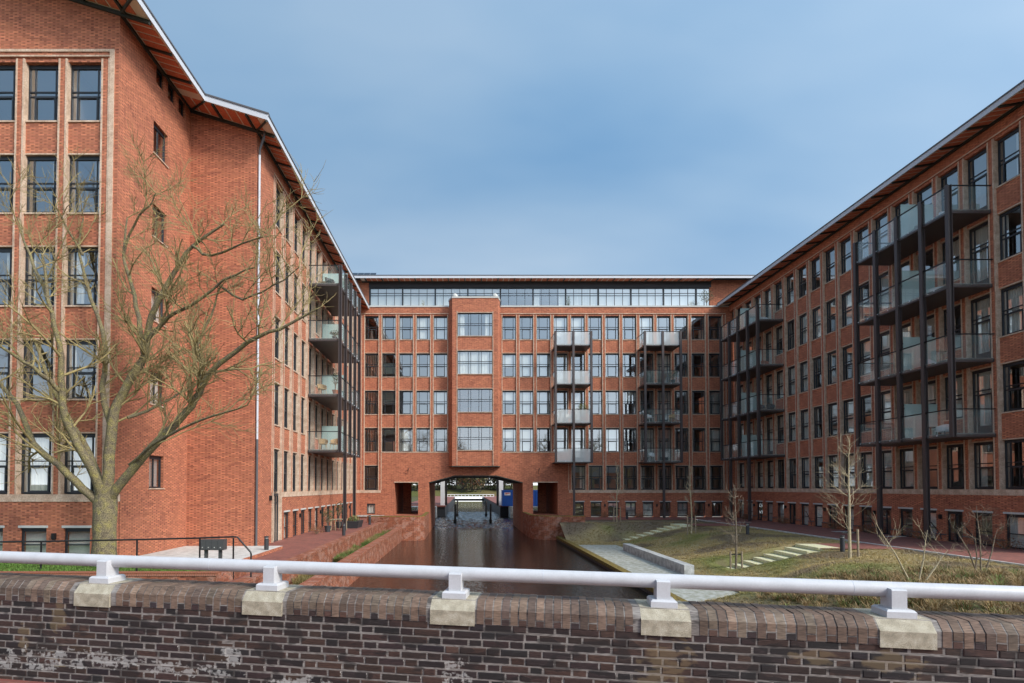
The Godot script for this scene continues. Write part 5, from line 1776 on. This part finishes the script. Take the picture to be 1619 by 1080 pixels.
# ---------------------------------------------------------------- street furniture, balconies, far canal
func bollard(at: Vector3, label: String) -> void:
	var t := thing("bollard", label, "bollard", at, 0.0, "black bollard lights")
	var mb := MB.new()
	mb.tube([Vector3(0, -0.05, 0), Vector3(0, 0.62, 0)], [0.1, 0.1], 14)
	local_part(t, "post", mb, M.anthracite)
	mb = MB.new()
	mb.tube([Vector3(0, 0.62, 0), Vector3(0, 0.66, 0)], [0.07, 0.07], 14)
	local_part(t, "light_ring", mb, M.pale_stone)
	mb = MB.new()
	mb.tube([Vector3(0, 0.66, 0), Vector3(0, 0.72, 0)], [0.105, 0.1], 14)
	local_part(t, "cap", mb, M.anthracite)

func chair(called: String, label: String, at: Vector3, turn: float, seatm: Material, legm: Material, shell := false) -> void:
	var t := thing(called, label, "chair", at, turn, "chairs on the balconies")
	var mb := MB.new()
	mb.hull8([Vector3(-0.24, 0.4, 0.24), Vector3(0.24, 0.4, 0.24), Vector3(0.2, 0.38, -0.22), Vector3(-0.2, 0.38, -0.22), Vector3(-0.25, 0.46, 0.25), Vector3(0.25, 0.46, 0.25), Vector3(0.21, 0.44, -0.22), Vector3(-0.21, 0.44, -0.22)])
	local_part(t, "seat", mb, seatm)
	mb = MB.new()
	for k in 6:
		var a0 := PI + PI * k / 6.0
		var a1 := PI + PI * (k + 1) / 6.0
		var p0 := Vector3(cos(a0) * 0.27, 0, sin(a0) * 0.27)
		var p1 := Vector3(cos(a1) * 0.27, 0, sin(a1) * 0.27)
		var h0 := 0.66 + 0.14 * absf(sin(a0))
		var h1 := 0.66 + 0.14 * absf(sin(a1))
		mb.quad(p0 + Vector3(0, 0.44, 0), p1 + Vector3(0, 0.44, 0), p1 * 1.1 + Vector3(0, h1, 0), p0 * 1.1 + Vector3(0, h0, 0))
		mb.quad(p1 * 1.08 + Vector3(0, 0.44, 0), p0 * 1.08 + Vector3(0, 0.44, 0), p0 * 1.2 + Vector3(0, h0, 0), p1 * 1.2 + Vector3(0, h1, 0))
		mb.quad(p0 * 1.1 + Vector3(0, h0, 0), p1 * 1.1 + Vector3(0, h1, 0), p1 * 1.2 + Vector3(0, h1, 0), p0 * 1.2 + Vector3(0, h0, 0))
	local_part(t, "backrest", mb, seatm)
	for s in [[-1, -1], [1, -1], [-1, 1], [1, 1]]:
		mb = MB.new()
		mb.tube([Vector3(s[0] * 0.23, 0, s[1] * 0.23), Vector3(s[0] * 0.18, 0.41, s[1] * 0.18)], [0.014, 0.018], 6)
		local_part(t, "leg", mb, legm)

func round_table(label: String, at: Vector3, m: Material) -> void:
	var t := thing("round_table", label, "table", at)
	var mb := MB.new()
	mb.tube([Vector3(0, 0.7, 0), Vector3(0, 0.73, 0)], [0.36, 0.36], 20)
	local_part(t, "table_top", mb, m)
	mb = MB.new()
	mb.tube([Vector3(0, 0.02, 0), Vector3(0, 0.7, 0)], [0.035, 0.03], 8)
	local_part(t, "pedestal", mb, m)
	mb = MB.new()
	mb.tube([Vector3(0, 0, 0), Vector3(0, 0.02, 0), Vector3(0, 0.06, 0)], [0.22, 0.22, 0.04], 16)
	local_part(t, "foot", mb, m)

func lounger(label: String, at: Vector3, turn: float) -> void:
	var t := thing("sun_lounger", label, "lounger", at, turn)
	var mb := MB.new()
	mb.box(Vector3(-0.32, 0.24, -0.3), Vector3(0.32, 0.33, 0.95))
	local_part(t, "mattress", mb, M.cushion_white)
	mb = MB.new()
	mb.hull8([Vector3(-0.32, 0.26, -0.3), Vector3(0.32, 0.26, -0.3), Vector3(0.32, 0.62, -0.85), Vector3(-0.32, 0.62, -0.85), Vector3(-0.32, 0.35, -0.3), Vector3(0.32, 0.35, -0.3), Vector3(0.32, 0.71, -0.85), Vector3(-0.32, 0.71, -0.85)])
	local_part(t, "backrest", mb, M.cushion_white)
	for s in [[-0.28, -0.25], [0.28, -0.25], [-0.28, 0.88], [0.28, 0.88]]:
		mb = MB.new()
		mb.tube([Vector3(s[0], 0, s[1]), Vector3(s[0], 0.25, s[1])], [0.02, 0.02], 6)
		local_part(t, "leg", mb, M.anthracite)

func furniture() -> void:
	bollard(Vector3(14.5, -2.86, -51.0), "black bollard on the path by the rear building behind the slim staked tree")
	bollard(Vector3(17.0, -2.9, -34.3), "black bollard on the lawn edge between the two stairs")
	bollard(Vector3(17.0, -2.9, -25.7), "black bollard at the top of the near stairs")
	bollard(Vector3(-8.9, -2.93, -25.6), "black bollard on the pale pavement right of the mailbox")
	bollard(Vector3(-7.3, -2.93, -34.4), "black bollard on the left path below the balcony post")
	bollard(Vector3(-7.4, -2.93, -44.3), "black bollard at the far end of the left path")
	# black railing on the left lawn
	var f := thing("garden_railing", "thin black metal railing with sloping end along the left lawn", "railing", Vector3(-12, -2.7, -18))
	var mb := MB.new()
	var p := []
	for q in [[-190, 858], [67, 856], [218, 853], [317, 850.5], [370, 848.5]]: p.append(Vector3((q[0] - 735.0) * 18.0 / 900, (770.0 - q[1]) * 18.0 / 900, -18.0))
	p.append(Vector3((376 - 735.0) * 0.02, -1.58, -18.0))
	p.append(Vector3((397 - 735.0) * 0.02, -2.05, -18.0))
	p.append(Vector3((398 - 735.0) * 0.02, -2.12, -18.0))
	p.append(Vector3((398 - 735.0) * 0.02, -2.9, -18.0))
	mb.tube(p, [0.028, 0.028, 0.028, 0.028, 0.028, 0.028, 0.028, 0.028, 0.028], 7)
	part(f, "handrail", mb, M.black_steel)
	for x in [-85, 67, 218, 317, 370]:
		mb = MB.new()
		var wx: float = (x - 735.0) * 0.02
		mb.box(Vector3(wx - 0.02, -2.9, -18.02), Vector3(wx + 0.02, -1.72 + 0.11 * clampf((x - 67.0) / 300.0, 0, 1), -17.98))
		part(f, "post", mb, M.black_steel)
	# mailbox on two posts
	var m := thing("mailbox_unit", "grey row of letter boxes on two posts behind the black railing", "mailbox", Vector3(-8.9, -2.9, -20.2))
	mb = MB.new()
	mb.box(Vector3(-0.42, 0.68, -0.15), Vector3(0.42, 1.05, 0.15))
	local_part(m, "box", mb, M.mailbox_grey)
	for k in 4:
		mb = MB.new()
		mb.box(Vector3(-0.41 + k * 0.21, 0.7, 0.15), Vector3(-0.22 + k * 0.21, 1.03, 0.162))
		var dr := local_part(m, "flap", mb, M.mailbox_grey)
		var kn := MB.new()
		kn.box(Vector3(-0.33 + k * 0.21, 0.76, 0.162), Vector3(-0.3 + k * 0.21, 0.79, 0.175))
		sub(dr, "lock", kn.mesh(), M.pale_stone)
	for x in [-0.25, 0.25]:
		mb = MB.new()
		mb.box(Vector3(x - 0.05, -0.1, -0.05), Vector3(x + 0.05, 0.68, 0.05))
		local_part(m, "post", mb, M.mailbox_grey)
	# planter box beside the left balcony posts
	var t := thing("planter_box", "dark grey trough planter with grasses at the far left balcony post", "planter", Vector3(-8.0, -2.93, -41.2))
	mb = MB.new()
	mb.hull8([Vector3(-0.4, 0, 0.9), Vector3(0.4, 0, 0.9), Vector3(0.4, 0, -0.9), Vector3(-0.4, 0, -0.9), Vector3(-0.5, 0.5, 1.0), Vector3(0.5, 0.5, 1.0), Vector3(0.5, 0.5, -1.0), Vector3(-0.5, 0.5, -1.0)])
	local_part(t, "trough", mb, M.anthracite)
	var lm := MB.new()
	var r := RandomNumberGenerator.new()
	r.seed = 55
	leafy(lm, Vector3(0, 0.6, 0), Vector3(0.4, 0.25, 0.9), 260, 0.22, [Color(0.2, 0.14, 0.06), Color(0.1, 0.13, 0.04)], r, 1.5)
	local_part(t, "foliage", lm, M.leaf)
	# pale slatted table between the potted shrubs
	t = thing("garden_table", "pale slatted wooden table between the potted shrubs on the left path", "table", Vector3(-8.6, -2.93, -38.9))
	mb = MB.new()
	mb.box(Vector3(-0.5, 0.7, -0.4), Vector3(0.5, 0.74, 0.4))
	local_part(t, "table_top", mb, M.pale_bark)
	for s in [[-0.45, -0.35], [0.45, -0.35], [-0.45, 0.35], [0.45, 0.35], [-0.15, 0.35], [0.15, 0.35]]:
		mb = MB.new()
		mb.box(Vector3(s[0] - 0.03, 0, s[1] - 0.03), Vector3(s[0] + 0.03, 0.7, s[1] + 0.03))
		local_part(t, "leg", mb, M.pale_bark)
	# balconies
	chair("wicker_chair", "yellow wicker chair on the lowest left balcony, left of two", Vector3(-9.35, 2.42, -37.5), 0.4, M.wicker, M.wicker)
	chair("wicker_chair", "yellow wicker chair on the lowest left balcony, right of two", Vector3(-8.6, 2.42, -37.5), -0.3, M.wicker, M.wicker)
	chair("wicker_chair", "wicker chair beside the terracotta pot on the second lowest left balcony", Vector3(-9.4, 6.02, -37.3), 0.6, M.wicker, M.wicker)
	round_table("round white pedestal table on the second highest left balcony", Vector3(-8.75, 9.62, -38.1), M.cushion_white)
	chair("black_chair", "black chair on the top left balcony", Vector3(-9.0, 13.22, -37.6), 0.8, M.anthracite, M.anthracite)
	round_table("dark table on the top left balcony", Vector3(-9.5, 13.22, -38.6), M.stake_wood)
	chair("white_chair", "white shell chair on the lowest near right balcony", Vector3(24.4, 2.42, -29.0), -1.2, M.cushion_white, M.anthracite)
	round_table("dark round table on the lowest near right balcony behind the white chair", Vector3(24.6, 2.42, -30.0), M.anthracite)
	lounger("white sun lounger on the second lowest near right balcony", Vector3(24.3, 6.02, -28.9), 0.2)
	chair("cream_chair", "cream lounge chair on the second highest near right balcony", Vector3(24.4, 9.62, -29.2), -0.8, M.cushion_white, M.anthracite)
	round_table("white round table on the top near right balcony", Vector3(24.4, 13.22, -30.0), M.cushion_white)
	chair("white_chair", "white chair on the top near right balcony beside the round table", Vector3(24.5, 13.22, -28.6), 0.9, M.cushion_white, M.cushion_white)
	chair("white_chair", "white armchair on the top far right balcony", Vector3(24.6, 13.22, -46.3), 0.3, M.cushion_white, M.cushion_white)
	chair("dark_chair", "dark chair on the second lowest far right balcony, left of two", Vector3(24.3, 6.02, -46.5), 0.2, M.anthracite, M.anthracite)
	chair("dark_chair", "dark chair on the second lowest far right balcony, right of two", Vector3(25.0, 6.02, -46.4), -0.4, M.anthracite, M.anthracite)
	chair("red_chair", "low red chair on the second highest far right balcony", Vector3(24.6, 9.62, -46.4), 0.1, M.terracotta, M.terracotta)
	chair("wire_chair", "pale chair on the second lowest grey balcony of the rear building", Vector3(17.2, 6.02, -52.9), 0.5, M.cushion_white, M.cushion_white)
	chair("wicker_chair", "wicker chair on the second lowest grey balcony of the rear building", Vector3(19.3, 6.02, -52.9), -0.6, M.wicker, M.wicker)
	round_table("dark table between the chairs on the rear grey balcony", Vector3(18.0, 6.02, -53.0), M.anthracite)
	chair("white_stool_chair", "small white chair on the lowest grey balcony of the rear building", Vector3(17.3, 2.42, -52.7), 0.0, M.cushion_white, M.cushion_white)
	chair("white_chair", "white chair on the third frosted balcony of the rear building", Vector3(9.7, 6.02, -52.9), 0.2, M.cushion_white, M.cushion_white)

func far_canal() -> void:
	# beyond the arch: quays, portal posts, a truss, piles, a container, a white bridge, a green bank
	for s in [[-9.6, -2.9, "dark quay with pale cap behind the arch, left of the water"], [5.2, 11.1, "dark quay with pale cap behind the arch, right of the water"]]:
		var w := thing("far_quay", s[2], "quay", Vector3((s[0] + s[1]) / 2, -6, -95))
		var mb := MB.new()
		mb.box(Vector3(s[0], -6, -172), Vector3(s[1], -2.95, -84))
		part(w, "wall_face", mb, M.anthracite)
		mb = MB.new()
		mb.box(Vector3(s[0], -2.95, -172), Vector3(s[1], -2.75, -83.8))
		part(w, "cap", mb, M.pavers)
		mb = MB.new()
		var a: float = s[0] if s[0] < 0 else s[0] + 1.2
		var b: float = s[1] - 1.2 if s[0] < 0 else s[1]
		mb.box(Vector3(a, -6, -83.8), Vector3(b, -2.8, -80))
		part(w, "buttress", mb, M.concrete)
	for s in [[-3.35, "white portal post left of the water behind the arch"], [5.45, "white portal post right of the water behind the arch"]]:
		var c := thing("portal_post", s[1], "post", Vector3(s[0], -2.8, -86), 0.0, "white portal posts")
		var mb := MB.new()
		mb.box(Vector3(-0.32, 0, -0.3), Vector3(0.32, 6.5, 0.3))
		local_part(c, "shaft", mb, M.sign_white)
		mb = MB.new()
		var side := 0.32 if s[0] < 0 else -0.72
		mb.box(Vector3(side + 0.05, 0, -0.2), Vector3(side + 0.35, 6.5, 0.2))
		local_part(c, "guide_rail", mb, M.black_steel)
	var g := thing("truss_gantry", "black steel truss spanning the water behind the arch", "truss", Vector3(1, -0.5, -87))
	var mb2 := MB.new()
	for y in [1.9, 0.6, -0.35]: mb2.box(Vector3(-6.5, y - 0.06, -87.06), Vector3(8.5, y + 0.06, -86.94))
	part(g, "chord", mb2, M.black_steel)
	var x := -5.0
	var up := true
	for k in 8:
		mb2 = MB.new()
		mb2.box(Vector3(x - 0.05, -0.35, -87.05), Vector3(x + 0.05, 1.9, -86.95))
		mb2.tube([Vector3(x, 1.85 if up else -0.3, -87), Vector3(x + 1.55, -0.3 if up else 1.85, -87)], [0.06, 0.06], 5)
		part(g, "brace", mb2, M.black_steel)
		up = not up
		x += 1.55
	# unseen hall added above the portal, blocks sky to darken the water reflection
	var hall := thing("added_canal_hall", "unseen brick gallery added above the truss to darken the canal reflection", "building", Vector3(1, 2.1, -94))
	var hm := MB.new()
	hm.box(Vector3(-14, 2.15, -91), Vector3(16, 6, -87.3))
	part(hall, "wall", hm, M.red_brick)
	hm = MB.new()
	hm.box(Vector3(-14.4, 6, -91.4), Vector3(16.4, 6.3, -86.9))
	part(hall, "roof", hm, M.roof_felt)
	for hx in 8:
		hm = MB.new()
		hm.box(Vector3(-11.5 + hx * 3.4, 3.2, -87.3), Vector3(-9.7 + hx * 3.4, 5.2, -87.24))
		part(hall, "window", hm, M.window_paint)
	for q in [[-1.2, -70.0, "timber mooring pile near the arch, left"], [3.15, -70.0, "timber mooring pile near the arch, right"], [-1.15, -86.0, "timber mooring pile at the truss, left"], [3.2, -86.0, "timber mooring pile at the truss, right"]]:
		var pl := thing("mooring_pile", q[2], "pile", Vector3(q[0], -6, q[1]), 0.0, "mooring piles in the canal")
		var mb := MB.new()
		mb.tube([Vector3(0, 0, 0), Vector3(0, 2.0, 0)], [0.2, 0.2], 10)
		local_part(pl, "sleeve", mb, M.black_steel)
		mb = MB.new()
		mb.tube([Vector3(0, 2.0, 0), Vector3(0.03, 3.9, 0)], [0.13, 0.12], 10)
		local_part(pl, "shaft", mb, M.old_timber)
	var c := thing("shipping_container", "blue shipping container with white and red sign behind the arch", "container", Vector3(8.3, -2.75, -82))
	var mb3 := MB.new()
	mb3.box(Vector3(-2.9, 0, -2.4), Vector3(3.0, 2.3, 0))
	local_part(c, "body", mb3, M.container_blue)
	mb3 = MB.new()
	for k in 16: mb3.box(Vector3(-2.8 + k * 0.36, 0.12, 0), Vector3(-2.62 + k * 0.36, 2.2, 0.035))
	local_part(c, "ribs", mb3, M.container_blue)
	mb3 = MB.new(); mb3.box(Vector3(-2.6, 1.55, 0.036), Vector3(-1.75, 1.95, 0.05))
	var sg := local_part(c, "sign", mb3, M.sign_white)
	mb3 = MB.new(); mb3.box(Vector3(-2.5, 1.78, 0.05), Vector3(-1.85, 1.9, 0.056)); mb3.box(Vector3(-2.5, 1.68, 0.05), Vector3(-2.2, 1.74, 0.056))
	sub(sg, "sign_print", mb3.mesh(), M.sign_red)
	var br := thing("footbridge", "low bridge with white railing across the far end of the canal", "bridge", Vector3(2, -3.6, -160))
	mb3 = MB.new(); mb3.box(Vector3(-9.5, -3.9, -162), Vector3(12, -3.3, -159)); part(br, "deck", mb3, M.black_steel)
	mb3 = MB.new()
	mb3.box(Vector3(-5, -2.2, -159.1), Vector3(8, -2.05, -159)); mb3.box(Vector3(-5, -2.75, -159.1), Vector3(8, -2.65, -159))
	part(br, "rail", mb3, M.sign_white)
	for k in 14:
		mb3 = MB.new(); mb3.box(Vector3(-5 + k, -3.3, -159.15), Vector3(-4.85 + k, -2.1, -159.05)); part(br, "baluster", mb3, M.sign_white)
	var hl := grid(-60, 70, -230, -172, 4.0, func(hx, hz): return -3.0 + clampf((-176 - hz) / 20.0, 0, 1) * 3.4 + bank_noise.get_noise_2d(hx * 6, hz * 6) * 0.8, func(hx, hz): return Color(0.1, 0.13, 0.04).lerp(Color(0.2, 0.16, 0.08), clampf(bank_noise.get_noise_2d(hx * 5, hz * 5 + 40) + 0.5, 0, 1)))
	struct("far_bank", hl, M.soil_and_grass)
	var r := RandomNumberGenerator.new()
	r.seed = 77
	var cols := [Color(0.1, 0.09, 0.04), Color(0.13, 0.11, 0.05), Color(0.07, 0.09, 0.03), Color(0.16, 0.1, 0.06)]
	var names := ["hazy brown thicket on the far bank, leftmost", "hazy brown thicket on the far bank left of the truss centre", "hazy green brown thicket on the far bank under the truss centre", "hazy brown thicket on the far bank right of the truss centre", "hazy brown thicket on the far bank, rightmost"]
	for k in 5:
		var t := thing("thicket", names[k], "shrubs", Vector3(-14 + k * 8.0, -1.0, -184 - (k % 2) * 5), 0.0, "thickets on the far bank")
		var mb := MB.new()
		leafy(mb, Vector3(0, 9.5, 0), Vector3(6.5, 10.5, 3), 5200, 1.0, cols, r, 0.5)
		local_part(t, "foliage", mb, M.leaf)
		mb = MB.new()
		for s in 5: mb.tube([Vector3(-3 + s * 1.5, -1, 0), Vector3(-3.2 + s * 1.6, 5.5, 0.3)], [0.16, 0.05], 6)
		local_part(t, "trunk", mb, M.old_timber)
	var h := thing("brick_house", "small red brick house far behind the truss", "house", Vector3(2, -1, -205))
	mb3 = MB.new(); mb3.box(Vector3(-5, 0, -4), Vector3(5, 5.5, 4)); local_part(h, "wall", mb3, M.red_brick)
	mb3 = MB.new(); mb3.extrude([Vector2(-5.4, 5.5), Vector2(5.4, 5.5), Vector2(0, 9)], -4.3, 4.3); local_part(h, "roof", mb3, M.terracotta)

# ---------------------------------------------------------------- sky, camera, sun
const SUN := Vector3(0.64, 0.6, 0.48)
func sky_image() -> Image:
	var W := 1024
	var H := 512
	var f := FastNoiseLite.new(); f.seed = 2; f.frequency = 1.1; f.fractal_octaves = 5
	var g := FastNoiseLite.new(); g.seed = 6; g.frequency = 0.55; g.fractal_octaves = 3
	var im := Image.create(W, H, false, Image.FORMAT_RGBF)
	var sun_dir := SUN.normalized()
	for y in H:
		var el := (0.5 - (y + 0.5) / H) * PI
		for x in W:
			var az := (x + 0.5) / W * TAU
			var d := Vector3(cos(el) * sin(az), sin(el), -cos(el) * cos(az))
			var up := maxf(d.y, 0.0)
			var base := Color8(184, 206, 226).lerp(Color8(98, 152, 202), clampf(pow(up / 0.7, 0.55), 0, 1))
			# thin high cloud in long streaks
			var q := Vector3(d.x, d.y * 2.2, d.z) / (0.35 + up)
			var n := f.get_noise_3d(q.x * 0.8, q.y * 1.2, q.z * 2.0) * 0.6 + g.get_noise_3d(q.x, q.y, q.z) * 0.75
			var c := clampf(n * 0.75 + 0.2, 0, 0.6)
			var s := base.lerp(Color8(196, 213, 232), c)
			if d.y < 0: s = Color8(120, 124, 122)
			s = s.srgb_to_linear()
			# white haze low over the horizon, all round, brightened for fill and window reflections
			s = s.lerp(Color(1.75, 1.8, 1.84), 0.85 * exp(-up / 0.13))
			# broad glow added round the veiled sun, as fill for the shaded walls
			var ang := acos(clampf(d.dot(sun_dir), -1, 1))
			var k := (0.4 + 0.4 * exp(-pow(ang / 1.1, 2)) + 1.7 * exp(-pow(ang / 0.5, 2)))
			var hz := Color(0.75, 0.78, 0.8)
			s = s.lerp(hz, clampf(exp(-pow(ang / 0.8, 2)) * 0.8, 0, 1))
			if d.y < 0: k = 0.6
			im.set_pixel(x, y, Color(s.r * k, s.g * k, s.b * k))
	return im

func _ready() -> void:
	rng.seed = 11
	cam = Camera3D.new()
	cam.name = "camera"
	var near := 0.1
	cam.set_frustum(near * 1080.0 / 900.0, Vector2((809.5 - 735.0) / 900.0 * near, (748.0 - 540.0) / 900.0 * near), near, 2000.0)
	add_child(cam)
	cam.rotation.x = deg_to_rad(1.4)
	cam.current = true
	var we := WorldEnvironment.new()
	we.name = "world_environment"
	var env := Environment.new()
	env.background_mode = Environment.BG_SKY
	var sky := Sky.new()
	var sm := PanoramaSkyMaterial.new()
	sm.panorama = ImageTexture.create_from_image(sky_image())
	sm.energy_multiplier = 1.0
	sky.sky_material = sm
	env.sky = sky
	env.tonemap_mode = Environment.TONE_MAPPER_LINEAR
	env.tonemap_exposure = 2.2
	env.sdfgi_enabled = true
	env.ssao_enabled = true
	env.ssil_enabled = true
	we.environment = env
	add_child(we)
	var sun := DirectionalLight3D.new()
	sun.name = "sun"
	sun.light_color = Color(1.0, 0.965, 0.92)
	sun.light_energy = 0.5
	sun.light_angular_distance = 14.0
	sun.shadow_enabled = true
	add_child(sun)
	sun.look_at_from_position(Vector3.ZERO, -SUN, Vector3.UP)
	materials()
	setting()
	left_wing()
	rear_wing()
	right_wing()
	walls()
	jetty()
	stairs(-43.2, 12.2, 8, "pale mossy concrete stairs up the bank, far flight near the arch")
	stairs(-27.6, 12.8, 8, "pale mossy concrete stairs up the bank, near flight behind the railing")
	parapet()
	planting()
	furniture()
	far_canal()
